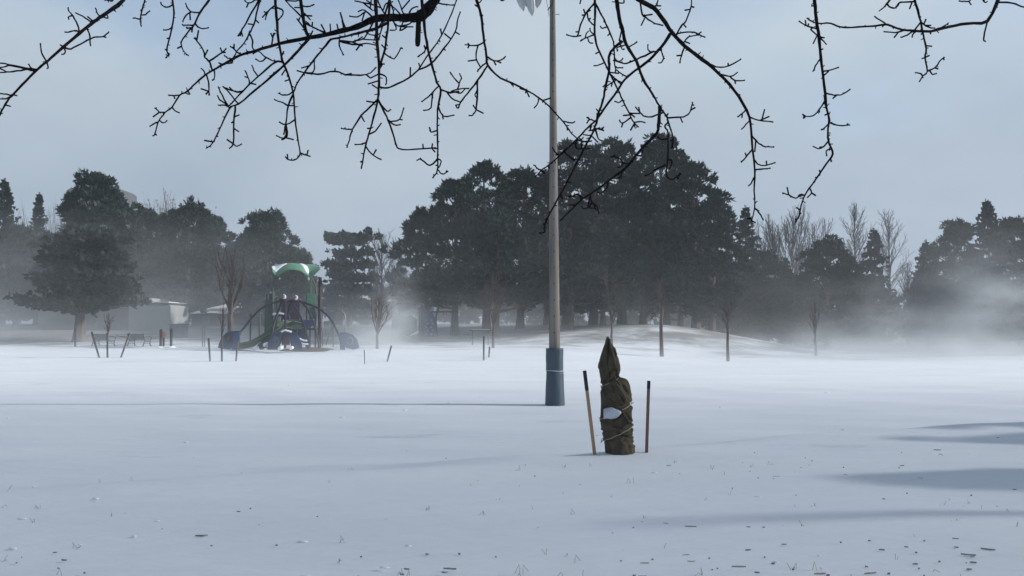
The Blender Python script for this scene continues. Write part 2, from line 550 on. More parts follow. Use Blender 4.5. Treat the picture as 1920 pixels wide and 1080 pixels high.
def make_layered(base, H, R, label, seed, z_list, cat='pine tree', group='evergreens behind the field', mat='pine2', name='pine_tree', trunk_r=None, dens=1.0):
    """wide pine with flat horizontal plates of foliage; z_list = (height, reach left, reach right)"""
    r = random.Random(seed)
    root = thing(name, base, label, cat, group)
    tb, (lx, ly) = trunk_mesh(H, trunk_r or (.018 * H + .08), r, .02)
    vs = []; fs = []
    for z0, rl, rr_ in z_list:
        nb = 11
        for b in range(nb):
            a = (b + r.uniform(-.35, .35)) / nb * 6.2832
            ca = math.cos(a)
            Lb = (rr_ if ca > 0 else rl) * abs(ca) + .62 * (rr_ + rl) / 2 * (1 - abs(ca))
            Lb *= r.uniform(.78, 1.08)
            rise = r.uniform(-.10, .20)
            end = Vector((lx * z0 + ca * Lb, ly * z0 + math.sin(a) * Lb, z0 + Lb * rise - .06 * Lb + r.uniform(-.35, .35)))
            s0 = Vector((lx * z0, ly * z0, z0 - .15 * Lb))
            tb.tube([s0, s0.lerp(end, .5) + Vector((0, 0, .04 * Lb)), end], [.035 + .012 * Lb, .03 + .006 * Lb, .02], 4, False)
            k = int((5 + Lb * 5.0) * dens)
            for i in range(k):
                q = r.random() ** .7
                p = s0.lerp(end, q) + Vector((r.gauss(0, .12 + .13 * Lb * .6), r.gauss(0, .12 + .13 * Lb * .6), r.uniform(-.10, .28) + .025 * Lb))
                if q < .25 and r.random() < .6: continue
                d = Vector((ca * .8, math.sin(a) * .8, .35 + r.random() * .4)).normalized()
                tuft(vs, fs, p, d, r.uniform(.55, .85), 10, r, .2)
    for j in range(16):
        tuft(vs, fs, Vector((lx * H + r.uniform(-.4, .4), ly * H + r.uniform(-.4, .4), H - r.uniform(.1, .8))), Vector((0, 0, 1)), .7, 8, r)
    build_local(tb, 'trunk', M['bark'], root)
    cm = MB(); cm.v = vs; cm.f = fs
    build_local(cm, 'crown', M[mat], root)
    return root

def make_bare(base, H, R, label, seed, mat='twig', fork=.28, cat='bare tree', group='leafless trees in the park', name='bare_tree', upright=.6, lv=5, r0=None, twig_r=.014, tips=0, nb=(3, 4)):
    r = random.Random(seed)
    root = thing(name, base, label, cat, group)
    tr = MB(); cr = MB()
    r0 = r0 or .011 * H + .03
    ang = math.atan2(R, H * (1 - fork))
    z1 = H * fork
    tr.tube([(0, 0, -.3), (r.uniform(-.04, .04), 0, z1 * .5), (r.uniform(-.08, .08), 0, z1)], [r0 * 1.35, r0 * 1.02, r0 * .9], 7)
    leaves_v = []; leaves_f = []
    def grow(p, d, L, rad, level):
        k = 3
        pts = [p]; q = p; e = d
        for i in range(k):
            e = (e + rdir(r) * .14 + Vector((0, 0, .05))).normalized()
            q = q + e * (L / k); pts.append(q)
        cr.tube(pts, [rad, rad * .88, rad * .75, rad * .62], 5 if level > 2 else 3, False)
        if level == 0:
            if tips and r.random() < tips:
                tuft(leaves_v, leaves_f, q, Vector((0, 0, -.5)), .35, 3, r, .4)
            return
        m = r.randint(*nb)
        for i in range(m):
            f = r.uniform(.45, 1.0) if i else 1.0
            idx = f * k; j = min(k - 1, int(idx)); s = pts[j].lerp(pts[j + 1], idx - j)
            spread = r.uniform(.35, .8) if i else r.uniform(.05, .25)
            ax = e.cross(rdir(r)).normalized()
            nd = (e * math.cos(spread) + ax * math.sin(spread) + Vector((0, 0, upright * .25))).normalized()
            grow(s, nd, L * r.uniform(.58, .82), max(twig_r, rad * (.62 if i == 0 else .45)), level - 1)
    n0 = r.randint(4, 6)
    L0 = (H - z1) * .36
    grow(Vector((0, 0, z1)), Vector((r.uniform(-.06, .06), r.uniform(-.06, .06), 1)).normalized(), L0, r0 * .8, lv - 1)
    for i in range(n0):
        a = (i + r.uniform(-.3, .3)) / n0 * 6.2832
        s = ang * r.uniform(.55, 1.1)
        d = Vector((math.cos(a) * math.sin(s), math.sin(a) * math.sin(s), math.cos(s)))
        grow(Vector((0, 0, z1 * r.uniform(.75, 1.05))), d, L0 * r.uniform(.8, 1.05), r0 * .55, lv - 1)
    build_local(tr, 'trunk', M['bark_pale'] if mat == 'twig' else M[mat], root)
    # fit the crown to the wanted height and half width
    zz = [v[2] for v in cr.v]; mxz = max(zz)
    rr = sorted(math.hypot(v[0], v[1]) for v in cr.v)[int(len(cr.v) * .985)]
    kz = (H - z1 * .75) / (mxz - z1 * .75); kr = R / rr
    def fit(v):
        z = v[2]
        return (v[0] * kr, v[1] * kr, z1 * .75 + (z - z1 * .75) * kz if z > z1 * .75 else z)
    cr.v = [fit(v) for v in cr.v]
    br = build_local(cr, 'branches', M[mat], root)
    if leaves_v:
        lm = MB(); lm.v = [fit(v) for v in leaves_v]; lm.f = leaves_f
        build_local(lm, 'dead_leaves', M['litter'], root)
    return root

def make_leader(base, H, R, label, seed, mat='twig', lo=.18, ang=40, n=54, widest=.35, group='leafless trees in the park', leaders=1, name='bare_tree'):
    """bare tree with a straight leader (or a few) and many ascending side branches"""
    r = random.Random(seed)
    root = thing(name, base, label, 'bare tree', group)
    tr = MB(); cr = MB()
    tr.tube([(0, 0, -.3), (0, 0, H * lo * .6), (.05, 0, H * lo)], [.018 * H, .013 * H, .011 * H], 7)
    def twigs(p, d, L, rad, depth):
        k = 5; pts = [p]; q = p; e = d
        for i in range(k):
            e = (e + rdir(r) * .10 + Vector((0, 0, .07))).normalized(); q = q + e * L / k; pts.append(q)
        cr.tube(pts, [rad * (1 - .6 * i / k) for i in range(k + 1)], 3, False)
        if depth == 0: return
        m = max(3, int(L / (.30 if depth > 1 else .26)))
        for i in range(m):
            f = (.18 + .8 * (i + r.random()) / m) * k; j = min(k - 1, int(f))
            s = pts[j].lerp(pts[j + 1], f - j); e = (pts[j + 1] - pts[j]).normalized()
            ax = e.cross(rdir(r)).normalized(); a = math.radians(r.uniform(25, 50))
            twigs(s, (e * math.cos(a) + ax * math.sin(a) + Vector((0, 0, .12))).normalized(), L * r.uniform(.22, .42) * (1.15 - .6 * f / k), max(.011, rad * .45), depth - 1)
    for l in range(leaders):
        a0 = l * 2.4 + .4
        tilt = 0 if leaders == 1 else math.radians(26 * math.sqrt((l + .5) / leaders))
        d0 = Vector((math.cos(a0) * math.sin(tilt), math.sin(a0) * math.sin(tilt), math.cos(tilt)))
        Hl = H * (1 - lo) / max(.8, math.cos(tilt)) * (1 if leaders == 1 else r.uniform(.92, 1.0) * (1 - .22 * l / leaders))
        pts = [Vector((.05, 0, H * lo)) + d0 * (Hl * i / 8) + Vector((r.uniform(-.06, .06), r.uniform(-.06, .06), 0)) * (i > 0) for i in range(9)]
        cr.tube(pts, [.011 * H * (1 - .93 * i / 8) / (1 if leaders == 1 else 2.4) + .008 for i in range(9)], 5, False)
        nn = n // leaders
        for i in range(nn):
            t = (i + r.random()) / nn
            f = t * 8; j = min(7, int(f)); s = pts[j].lerp(pts[j + 1], f - j)
            prof = (t / widest if t < widest else 1 - (t - widest) / (1 - widest)) ** .65 if t > 0 else 0
            prof = max(.12, prof)
            a = math.radians(ang * (1.15 - .5 * t) * r.uniform(.8, 1.2)); az = r.uniform(0, 6.28)
            rr = R if leaders == 1 else R * .42
            L = rr * prof / math.sin(a) * r.uniform(.75, 1.08) * .92
            d = (d0 * math.cos(a) + Vector((math.cos(az), math.sin(az), 0)) * math.sin(a)).normalized()
            twigs(s, d, L, .014 + .010 * L, 2 if L > 1.0 else 1)
    build_local(tr, 'trunk', M[mat], root)
    build_local(cr, 'branches', M[mat], root)
    return root

def spot(px, top, d, w=None):
    b = on_ground(px, d)
    H = at(px, top, d).z - b.z
    R = w / 2 * d / F if w else None
    return b, H, R

EV = 'evergreens behind the field'
# the big pine grove beyond the field
GROVE = [
 (800, 398, 104, 74, .20, 'low rounded pine at the left end of the big pine grove'),
 (852, 336, 108, 71, .17, 'pine standing second from the left end of the big grove'),
 (912, 300, 118, 73, .17, 'pine with a peaked crown, left of the light pole, tallest of the grove\'s left half'),
 (975, 316, 104, 77, .15, 'pine close to the left side of the light pole in the grove'),
 (1026, 318, 80, 81, .12, 'narrow pine half hidden behind the light pole'),
 (1062, 262, 100, 79, .12, 'tall pine just right of the light pole, its tip at the pole edge'),
 (1112, 276, 120, 75, .12, 'broad pine right of the pole, crossed by the drooping twigs'),
 (1166, 262, 120, 77, .12, 'tall pine in the centre of the grove above the wrapped shrub'),
 (1248, 250, 112, 82, .12, 'tallest pine of the grove with a pointed tip standing clear'),
 (1304, 302, 118, 73, .12, 'wide pine at the right shoulder of the big grove'),
 (1334, 372, 70, 71, .10, 'low pine at the right end of the big grove, side lit by the sun'),
 (930, 405, 140, 68, .24, 'dark pine in front of the grove with a crooked trunk on snow'),
 (1070, 395, 130, 69, .16, 'dark pine in front of the grove directly behind the light pole'),
 (1205, 372, 150, 76, .14, 'full dark pine at the back of the grove above the snowy mound'),
 (1130, 420, 130, 71, .16, 'dark low pine in the grove behind the wrapped shrub'),
 (1275, 410, 120, 78, .12, 'dark pine filling the lower right of the grove'),
]
for i, (px, top, w, d, bf, lab) in enumerate(GROVE):
    b, H, R = spot(px, top, d, w * 1.5)
    make_pine(b, H, R, lab, 100 + i, bf, shape=.5, n=int(300 + 8 * R * H / 4), mat='pine' if i % 3 else 'pine2', group='pines of the big grove')
# left hand trees
for i, (px, top, w, d, bf, lab) in enumerate([
 (186, 327, 130, 83, .12, 'tall rounded pine rising behind the spreading roadside pine at left'),
 (276, 396, 100, 95, .10, 'bushy pine behind the grey park building'),
 (348, 380, 112, 92, .10, 'pine with a bushy top behind the orange marker posts'),
 (398, 404, 74, 97, .10, 'smaller pine between the bushy pine and the playground pine'),
 (500, 399, 118, 86, .08, 'broad pine with spiky top behind the green playground canopy'),
 (452, 452, 90, 108, .08, 'low pine left of the broad playground pine'),
 (566, 470, 60, 104, .05, 'small dim pine right of the broad playground pine'),
 (232, 452, 90, 98, .08, 'dim pine crowded behind the park building'),
 (100, 446, 130, 104, .06, 'dim round pine far left behind the grey wall'),
 (30, 430, 110, 100, .06, 'dim pine at the left edge of the photo'),
 (420, 470, 90, 110, .04, 'dim low pine behind the snow roofed house'),
 (318, 455, 120, 102, .04, 'dim low pine behind the dark bin'),
]):
    b, H, R = spot(px, top, d, w)
    make_pine(b, H, R * 1.3, lab, 200 + i, bf, n=int(480 + 16 * R * H / 4), mat='pine2' if i % 2 else 'pine', shape=.48)
# right hand trees
for i, (px, top, w, d, bf, lab) in enumerate([
 (1550, 448, 108, 80, .05, 'rounded pine in front of the pale bare trees at right'),
 (1438, 474, 100, 83, .05, 'low pine below the fan shaped bare tree'),
 (1786, 414, 96, 85, .05, 'pine with twin tops left of the pointed spruce at right'),
 (1914, 405, 84, 84, .05, 'pine cut by the right edge of the photo'),
 (1604, 515, 110, 82, .04, 'low dark pine under the slim bare trees at right'),
 (1492, 520, 100, 82, .04, 'low dark pine in front of the fan shaped bare tree'),
 (1372, 500, 80, 84, .05, 'dark pine low beside the right end of the big grove'),
 (1830, 520, 130, 88, .04, 'dark pine low under the pointed spruce'),
 (1745, 520, 90, 88, .04, 'dim low pine where the blown snow rises at right'),
 (1985, 430, 120, 86, .04, 'pine mostly outside the right edge of the photo'),
]):
    b, H, R = spot(px, top, d, w)
    make_pine(b, H, R * 1.3, lab, 300 + i, bf, n=int(480 + 16 * R * H / 4), mat='pine' if i % 2 else 'pine2', shape=.48)
for i, (px, top, w, d, lab) in enumerate([
 (4, 336, 100, 92, 'tall pointed spruce at the left edge of the photo'),
 (68, 362, 66, 108, 'thin far spruce between the bare trees at left'),
 (1398, 388, 100, 84, 'narrow spruce just right of the big pine grove'),
 (1642, 430, 100, 83, 'small pointed spruce in front of the slim bare trees'),
 (1858, 376, 138, 80, 'tall pointed spruce standing out at the right'),
 (1742, 452, 100, 82, 'ragged spruce at the left edge of the right hand evergreens'),
 (640, 470, 96, 93, 'dim spruce behind the playground lamp post'),
 (700, 520, 90, 98, 'dim spruce low behind the blown snow cloud'),
]):
    b, H, R = spot(px, top, d, w)
    make_spruce(b, H, R * 1.25, lab, 400 + i, group=EV)
# spreading pine with low horizontal boughs in front of the park building
b, H, R = spot(150, 432, 66)
mpp = 66 / F
zz = lambda py: at(150, py, 66).z - b.z
make_layered(b, H, R, 'spreading pine with low wide boughs standing left of the park benches', 61,
  [(zz(575), 116 * mpp, 60 * mpp), (zz(568), 60 * mpp, 118 * mpp), (zz(546), 76 * mpp, 104 * mpp), (zz(522), 70 * mpp, 108 * mpp), (zz(499), 78 * mpp, 100 * mpp),
   (zz(478), 66 * mpp, 92 * mpp), (zz(458), 52 * mpp, 80 * mpp), (zz(442), 26 * mpp, 52 * mpp)], trunk_r=.42, dens=1.1)
# flat topped pine
b, H, R = spot(655, 438, 88)
mpp = 88 / F
zz = lambda py: at(655, py, 88).z - b.z
make_layered(b, H, R, 'flat topped pine with tiered plates right of the playground', 62,
  [(zz(452), 52 * mpp, 42 * mpp), (zz(447), 30 * mpp, 50 * mpp), (zz(478), 36 * mpp, 40 * mpp), (zz(498), 52 * mpp, 50 * mpp), (zz(520), 44 * mpp, 58 * mpp), (zz(545), 50 * mpp, 50 * mpp), (zz(570), 44 * mpp, 44 * mpp)], dens=.9)
# leafless trees
for i, (px, top, w, d, mat, fork, tips, lab) in enumerate([
 (36, 372, 96, 116, 'twig', .2, 0, 'pale bare tree beside the spruce at the left edge'),
 (104, 366, 90, 113, 'twig', .2, 0, 'pale bare tree in front of the far tower block'),
 (306, 350, 96, 104, 'twig', .2, .25, 'bare tree with a few dead leaves above the bushy pines'),
 (384, 386, 80, 106, 'twig', .2, .1, 'bare tree showing right of the bushy topped pine'),
 (714, 446, 84, 84, 'twig', .2, 0, 'bare tree right of the flat topped pine'),
 (748, 466, 56, 80, 'twig', .2, 0, 'bare tree at the left end of the big grove'),
 (1476, 386, 128, 96, 'twig', .12, 0, 'fan shaped bare tree right of the narrow spruce'),
 (1604, 388, 92, 98, 'twig', .2, 0, 'slim bare tree, taller of the two at right'),
 (1668, 398, 84, 99, 'twig', .2, 0, 'slim bare tree, shorter of the two at right'),
 (1702, 496, 62, 87, 'twig', .15, 0, 'low bare tree in the gap left of the ragged spruce'),
]):
    b, H, R = spot(px, top, d, w)
    if i in (4, 6, 7, 8, 9):
        make_leader(b, H, R, lab, 500 + i, lo=.1 if i == 6 else .2, ang=38 if i != 6 else 30, n=460 if i == 6 else 60, widest=.35 if i != 6 else .6, leaders=13 if i == 6 else 1)
        continue
    make_bare(b, H, R, lab, 500 + i, mat, fork, tips=tips, twig_r=.016 if i not in (6, 7, 8) else .019, upright=.5 if i == 6 else .15, lv=6 if i in (6, 7, 8) else 5)
for i, (px, top, w, d, mat, fork, lab, lv) in enumerate([
 (432, 455, 130, 60, 'bark', .33, 'bare tree with spreading limbs in front of the snow roofed house', 4),
 (925, 500, 80, 57, 'twig_red', .26, 'reddish young bare tree left of the light pole', 4),
 (708, 548, 70, 55, 'twig_red', .25, 'low reddish bare tree in the blown snow cloud', 4),
 (1147, 500, 70, 58, 'twig', .32, 'slim young tree just behind the tip of the wrapped shrub', 4),
 (1240, 520, 30, 55, 'bark', .72, 'young tree with a straight dark trunk right of the wrapped shrub', 3),
 (1364, 560, 30, 53, 'bark', .55, 'young tree with a forked trunk in front of the mound', 2),
 (1528, 560, 40, 60, 'twig', .3, 'short young tree almost lost in the blowing snow', 3),
]):
    b, H, R = spot(px, top, d, w)
    make_bare(b, H, R, lab, 600 + i, mat, fork, group='young trees planted in the park', lv=lv, twig_r=.008, r0=(.20 if i == 0 else .085 if i != 4 else .11), nb=(2, 3))
# dim trees closing the view behind the trunks of the grove
for i, (px, top, w, d, lab) in enumerate([
 (790, 520, 80, 112, 'dim far pine behind the left end of the grove'), (868, 535, 90, 115, 'dim far pine behind the swing frame'),
 (950, 540, 90, 112, 'dim far pine behind the picnic table'), (1035, 535, 100, 118, 'dim far pine behind the light pole base'),
 (1120, 530, 100, 114, 'dim far pine behind the wrapped shrub'), (1210, 530, 100, 118, 'dim far pine behind the snowy mound'),
 (1300, 530, 100, 115, 'dim far pine behind the right end of the grove'), (742, 540, 70, 116, 'dim far pine behind the low reddish tree')]):
    b, H, R = spot(px, top, d, w * 1.5)
    make_pine(b, H, R, lab, 350 + i, .02, n=240, mat='pine2', shape=.4, limb=False)
# the evergreen belt goes on past the right edge and shades the mound
for i, (x, y, H, R, lab) in enumerate([(51, 67, 14, 4, 'broad pine of the belt past the right edge, nearest the field'), (58, 70, 15, 4.2, 'broad pine of the belt past the right edge, second from the field'),
  (54, 75, 16, 4.2, 'broad pine of the belt past the right edge, farthest from the field')]):
    make_pine(Vector((x, y, ground(x, y))), H, R, lab, 380 + i, .08, n=420, shape=.5)
# trees outside the frame on the right whose shadows reach into the picture
tanel = math.tan(SUN_EL)
for i, (px, py, H, R, lab) in enumerate([
 (1768, 801, 4.4, .85, 'round young pine past the right edge, casting the farthest shadow'),
 (1790, 825, 4.2, .95, 'round young pine past the right edge, casting the second shadow'),
 (1722, 900, 3.9, .85, 'round young pine past the right edge, casting the widest shadow')]):
    d = 1.8 * F / (py - 620)
    p = Vector(((px - 960) / F * d, d, 0)); L = (H) / tanel
    q = p + SUN_DIR * L
    make_pine(Vector((q.x, q.y, ground(q.x, q.y))), H, R, lab, 700 + i, .1, n=300, shape=.6, group='young pines past the right edge', size=.4)
p = Vector((.5, 8.0, 0)); H = 6.5; q = p + SUN_DIR * (H / tanel)
t_ = make_bare(Vector((q.x, q.y + .95, ground(q.x, q.y))), H, .25, 'slender bare tree leaning past the right edge, casting the long thin shadow', 710, 'bark', .9, lv=3, r0=.13, nb=(2, 3))
t_.rotation_euler = (math.atan(1.0 / H), 0, 0)

# ------------------------------------------------------------------ the bare tree hanging over the camera
ZOOM = {'1': (0, 0, 4.696), '2': (230, 0, 3.857), '3': (430, 0, 3.484), '4': (630, 0, 3.176), '5': (780, 0, 3.6),
        '6': (1040, 0, 4.32), '7': (1000, 180, 4.153), '8': (1180, 0, 2.511), '9': (1450, 0, 4.085), '0': (1450, 180, 4.32)}
def parse(s):
    """'3:300,0 308,100 ...' -> outline points in photograph pixels (a leading i: means already pixels)"""
    outp = []
    for chunk in s.split('|'):
        k, rest = chunk.strip().split(':')
        x0, y0, sc = ZOOM.get(k, (0, 0, 1.0))
        for p in rest.split():
            a, b_ = p.split(',')
            outp.append((x0 + float(a) / sc, y0 + float(b_) / sc))
    return outp

# (course of the branch, width at base and tip in px, distance at base and tip, side twigs)
BRANCHES = [
 ("1:1085,0 1040,45 900,140 830,190 700,290 560,415 410,545 330,610 230,710 120,825 70,880 30,945 0,1005 -60,1100", 7.5, 3, 3.9, 3.5, """
1:695,285 690,240 660,170 630,125 600,85 600,65;1:630,140 605,150 605,170;1:695,280 660,270 600,285 570,280;1:830,185 790,185 730,145 665,112
1:820,185 770,145;1:885,145 860,120 840,72;1:940,130 950,150 940,162 910,150;1:1005,75 1018,100;1:770,260 790,310 793,370 800,405
1:575,430 610,435 660,415 740,370 830,330 910,322 960,280;1:905,320 935,330;1:565,420 572,470 540,478;1:550,420 530,395
1:405,545 375,480 360,430 355,380;1:425,550 425,590 412,605;1:330,600 230,600 130,580 40,560 -60,545;1:330,630 240,610 90,578 40,590 -60,600
1:240,615 150,625 60,635 0,640 -70,670;1:60,635 10,605 -30,600;1:330,605 280,600 250,562;1:110,845 60,830 0,823 -40,815;1:95,855 40,872 0,870
1:120,840 150,842;1:45,925 95,937"""),
 ("2:160,0 145,60 130,130 135,192", 3, 2.2, 3.7, 3.6, "2:140,108 165,105 198,78;2:128,140 100,132 72,130;2:145,60 130,80"),
 ("2:360,0 370,95 355,200 335,290 320,365 330,395 310,420", 3.6, 2.6, 3.7, 3.6, "2:355,40 320,52 285,35 275,15;2:352,195 325,215 292,216;2:340,280 320,278;2:320,365 305,355;2:325,380 340,392"),
 ("2:625,0 560,90 515,180 470,235 425,300 428,340 450,380 478,402", 4.6, 2.2, 3.8, 3.6, """
2:555,90 495,85 465,50 455,22;2:490,95 450,120 435,160;2:490,90 490,145;2:510,180 460,182 430,178;2:525,165 560,205 622,200;2:500,195 460,205
2:425,335 395,350;2:515,190 500,235;2:475,205 458,195"""),
 ("i:818,-4 808,10 797,24 782,32 760,34 738,33 703,36 669,50 628,61 580,71 524,82 479,95 458,101 437,110 422,119 398,132 385,141 367,156 352,171 336,179 323,201 310,211 297,229 291,251 286,255", 25, 2.4, 3.5, 3.2, """
2:640,495 630,450 595,415 585,370 540,300 515,275;2:545,290 548,220;2:535,290 525,270;2:600,400 615,360;2:630,435 720,380 750,350;2:715,375 745,380
2:715,380 705,345;2:600,545 585,510 567,495;2:612,550 622,600 622,660 630,690;2:615,660 567,642;2:620,662 600,682;2:672,515 665,560 645,582
2:420,688 370,690 330,688;2:370,675 378,715;2:475,665 485,680 470,680;2:360,780 385,805 410,815;2:310,810 268,810 245,790 230,780;2:270,812 220,845
2:265,885 230,890 195,915;2:270,880 295,890 322,870;2:235,970 245,978;2:740,460 790,455 795,430 760,420 735,400;2:720,465 695,455
2:860,385 825,375 800,350 778,335;2:810,350 805,318;3:620,215 600,160;3:670,195 658,155;3:700,195 702,155;3:745,175 735,120 725,82
3:620,215 550,180 500,140;3:545,170 543,145;3:530,240 545,200;3:283,285 290,215;3:285,245 270,215;3:290,230 300,215;4:240,150 170,225 110,240;4:300,100 260,30 250,0
4:230,90 170,60 130,70;4:240,60 190,20 110,5;4:215,60 160,30;4:235,80 180,70 130,100 80,95;4:170,75 155,125;4:330,30 370,70 400,90;4:340,100 340,60 320,0
4:430,85 400,80 380,20 370,0;4:400,60 440,0;4:430,95 450,50 490,40;4:320,145 370,155 460,160;4:330,145 360,175 320,180;4:400,130 380,180 420,160
4:45,170 35,110 25,75;4:580,0 630,25 705,30;4:200,60 210,0;4:225,40 180,0;4:270,60 300,20 340,10;4:470,120 420,150 370,150;4:290,130 240,190 230,240"""),
 ("i:786,22 785,40 784,60 783,84", 11, 9, 3.5, 3.48, ""),
 ("3:203,0 185,60 160,160 130,220 95,285 50,335 25,380", 3.4, 2.4, 3.6, 3.3, """
3:200,0 175,30 120,130 85,190 70,235;3:120,155 155,160;3:130,225 150,260 152,310 165,325;3:125,225 135,200;3:180,135 192,150;3:80,200 55,238;3:78,210 88,240
3:203,0 165,0 155,10 120,18 100,0;3:125,20 112,50"""),
 ("3:300,0 308,100 320,260 345,390 380,480 415,600 425,700 430,780 445,900 462,1000 435,1040 390,1045 365,1022", 6, 2.4, 3.3, 3.3, """
3:462,1000 500,1015 530,1020;3:505,1012 515,980;3:380,1035 378,1005;3:430,780 370,815 325,795;3:375,815 370,880 350,905 305,885;3:375,810 380,890 340,912
3:360,900 420,912;3:420,610 385,690 370,800 355,880;3:385,685 340,668 292,648;3:385,687 420,690;3:410,600 380,620 335,618 330,603;3:385,515 362,530
3:300,40 250,75 235,130;3:250,75 215,115;3:245,80 225,75;3:310,45 345,65 348,95 315,135;3:345,400 300,400 240,375 190,335 155,352;3:240,372 210,402 170,385
3:345,370 355,335;3:335,460 342,492;3:345,405 300,405 220,470 140,545 85,600 30,660 0,690;3:85,600 40,600 0,570;3:165,590 130,520 100,460;3:185,490 160,460 147,425
3:140,545 175,552;3:110,510 100,500"""),
 ("i:582,68 573,79 553,102 533,122 510,142 479,169 447,195 430,204 406,254 396,272 386,278", 6, 2.2, 3.4, 3.3, """
2:820,770 805,900 800,1040 770,1075;2:800,1040 825,1060 862,1040;2:800,1030 755,1010;2:810,850 845,830;2:805,880 785,890;2:810,930 840,952
2:645,1025 590,1015;2:770,770 740,760 690,760;2:770,765 720,690 690,625;2:750,755 700,720 685,690;2:830,740 770,670 725,625;2:875,655 830,665 790,655 740,620
2:680,985 690,990;3:285,480 292,470;3:400,385 418,380"""),
 ("3:665,255 610,320 560,380 490,475 450,530 415,610", 4.5, 2.8, 3.42, 3.3, """
3:555,390 550,470 490,475;3:485,475 440,460;3:520,435 470,445;3:490,475 580,485 690,465 760,488 871,492|4:60,445 180,445 240,400;3:690,465 692,445;3:765,488 800,480;4:180,445 205,465"""),
 ("3:465,0 480,100 500,200 520,240", 6, 6, 3.6, 3.42, """
3:480,30 510,45 555,30;3:475,48 425,48;3:490,100 540,105;3:500,140 550,180 620,215;3:480,110 420,60 365,0;3:440,120 490,195;3:455,0 420,8 370,0
3:505,110 530,130;3:500,90 490,85;3:450,130 460,115"""),
 ("4:310,135 250,165 200,180 100,205 30,222 -30,235", 6, 3.5, 3.44, 3.4, """
3:715,255 720,300 745,360;3:720,265 800,275 871,300;3:871,240 820,270 760,268;4:20,240 100,265 180,260 240,270;4:110,240 160,235 240,240;4:180,180 190,200 240,215
4:150,262 120,300;4:110,205 140,190"""),
 ("4:235,-15 238,60 240,130 245,260 255,380 255,500 250,590 225,690 195,800 175,870 150,1005", 7.5, 2.6, 3.15, 3.1, """
4:255,590 200,640 150,690 100,770 80,830 65,880;4:105,770 60,770 30,762;4:155,690 170,725;4:225,600 180,602;4:250,590 290,670 320,740 355,850 375,885 470,890 595,880
4:270,600 300,660 328,652;4:315,710 350,745 385,742;4:325,730 380,712 405,640;4:380,712 397,714;4:200,795 235,780 270,732;4:195,770 185,765
4:175,850 145,860 110,860;4:175,870 210,915 270,950;4:230,915 240,890;4:515,880 517,858;4:575,880 575,855;4:570,885 590,905;4:358,855 350,858
4:255,515 290,525 340,510 430,465 490,415 540,340 630,210 690,80 720,-5;4:490,415 560,385 640,290 710,190 725,110 740,70;4:445,450 443,400;4:630,210 622,170;4:670,220 645,200
4:710,195 735,205;4:590,355 600,340;4:500,395 492,375;4:610,245 620,250;4:640,300 652,300;4:260,430 300,460 295,505;4:250,440 205,465;4:250,490 190,500;4:250,525 215,505
4:150,970 145,965;4:252,410 275,385;4:255,370 290,382"""),
 ("4:320,-10 310,150 300,230 290,300 265,385", 5, 4.2, 3.2, 3.15, "4:290,315 345,350 385,285;4:380,290 398,290;4:305,-8 285,120 255,240;4:300,235 275,210;4:295,290 270,265"),
 ("4:510,-10 530,180 545,280 570,380 600,490 625,535 605,650 605,800 605,930 605,1010 575,1062", 6, 2.6, 3.3, 3.2, """
4:545,270 525,310 485,340;4:535,290 525,270;4:600,520 550,575 510,605;4:580,550 565,640 520,657;4:610,635 640,690 705,685;4:635,685 638,710;4:625,540 680,552 731,545|5:230,625 290,600 360,597
5:280,605 290,565 260,530 230,487;5:290,565 305,530 295,495;5:200,620 240,665 300,690;5:265,618 300,630 330,602;4:600,775 565,785 560,760;4:565,780 555,758;4:605,940 560,985 505,950 480,955
4:520,960 500,940;4:605,940 628,960 610,1000;4:605,1010 635,1038 668,1020;4:655,1025 660,1015;4:600,880 570,880;4:605,990 595,985;4:590,1045 580,1040"""),
 ("5:405,-10 440,110 455,240 475,370 485,440 570,525 700,585 830,660 900,720 990,820 1050,900 1110,950 1152,955", 5.5, 2.2, 3.5, 3.4, """
5:455,290 420,305 360,305 330,300;5:360,310 350,290;5:360,308 350,325;5:415,310 405,390 435,455;5:405,410 350,412;5:480,420 435,455 415,485;5:480,380 525,410 575,405 605,380
5:520,410 540,440;5:535,415 575,425;5:485,440 415,545 350,630 300,690 285,730 268,710 295,705;5:415,545 412,650 405,740 380,778 355,778;5:405,745 455,765;5:408,600 398,640 410,660
5:405,740 385,710;5:740,610 765,655;5:830,670 820,700 798,728;5:850,680 910,662;5:640,560 655,578;5:700,595 745,605;5:995,825 1050,830 1075,820;5:1020,870 1022,880
5:405,20 425,18 445,0;5:410,45 395,30;5:440,100 452,102;5:740,615 738,630"""),
 ("6:665,-15 700,8 760,40 830,90 930,235 1030,350 1110,420|8:370,300 450,375 515,455 565,550 575,650 590,800 588,900 590,980 575,1040", 10, 2.2, 3.0, 3.2, """
8:235,160 245,120 265,100 290,30 292,-8;8:260,48 285,50;8:290,35 305,35;8:250,110 268,130;8:235,160 290,150 330,165 358,177;8:320,160 340,150;8:245,200 260,195 280,175 330,165;8:265,200 285,205
8:255,230 245,260 238,298;8:245,260 222,262;8:45,10 60,65 75,80 120,110 160,120;8:70,70 108,68;8:72,80 55,120;8:375,300 430,318 490,300 527,277;8:460,305 465,297
8:435,350 475,360 510,340;8:475,362 500,380 545,378;8:500,395 500,370;8:560,550 600,565 678,575;8:620,560 660,548;8:625,555 637,515;8:545,520 520,545 510,548;8:535,540 530,555
8:560,575 540,595 528,610;8:580,640 610,675 640,690 682,692;8:592,655 590,715;8:575,710 545,745 525,765;8:545,735 545,720;8:580,740 620,780 688,765;8:595,790 635,795 665,792
8:645,775 645,757;8:585,830 572,865 560,875;8:590,985 610,1000 632,1038;8:575,1030 555,1028;8:575,1040 595,1048;8:120,30 130,20 135,-5;8:125,28 150,28;8:515,450 520,445"""),
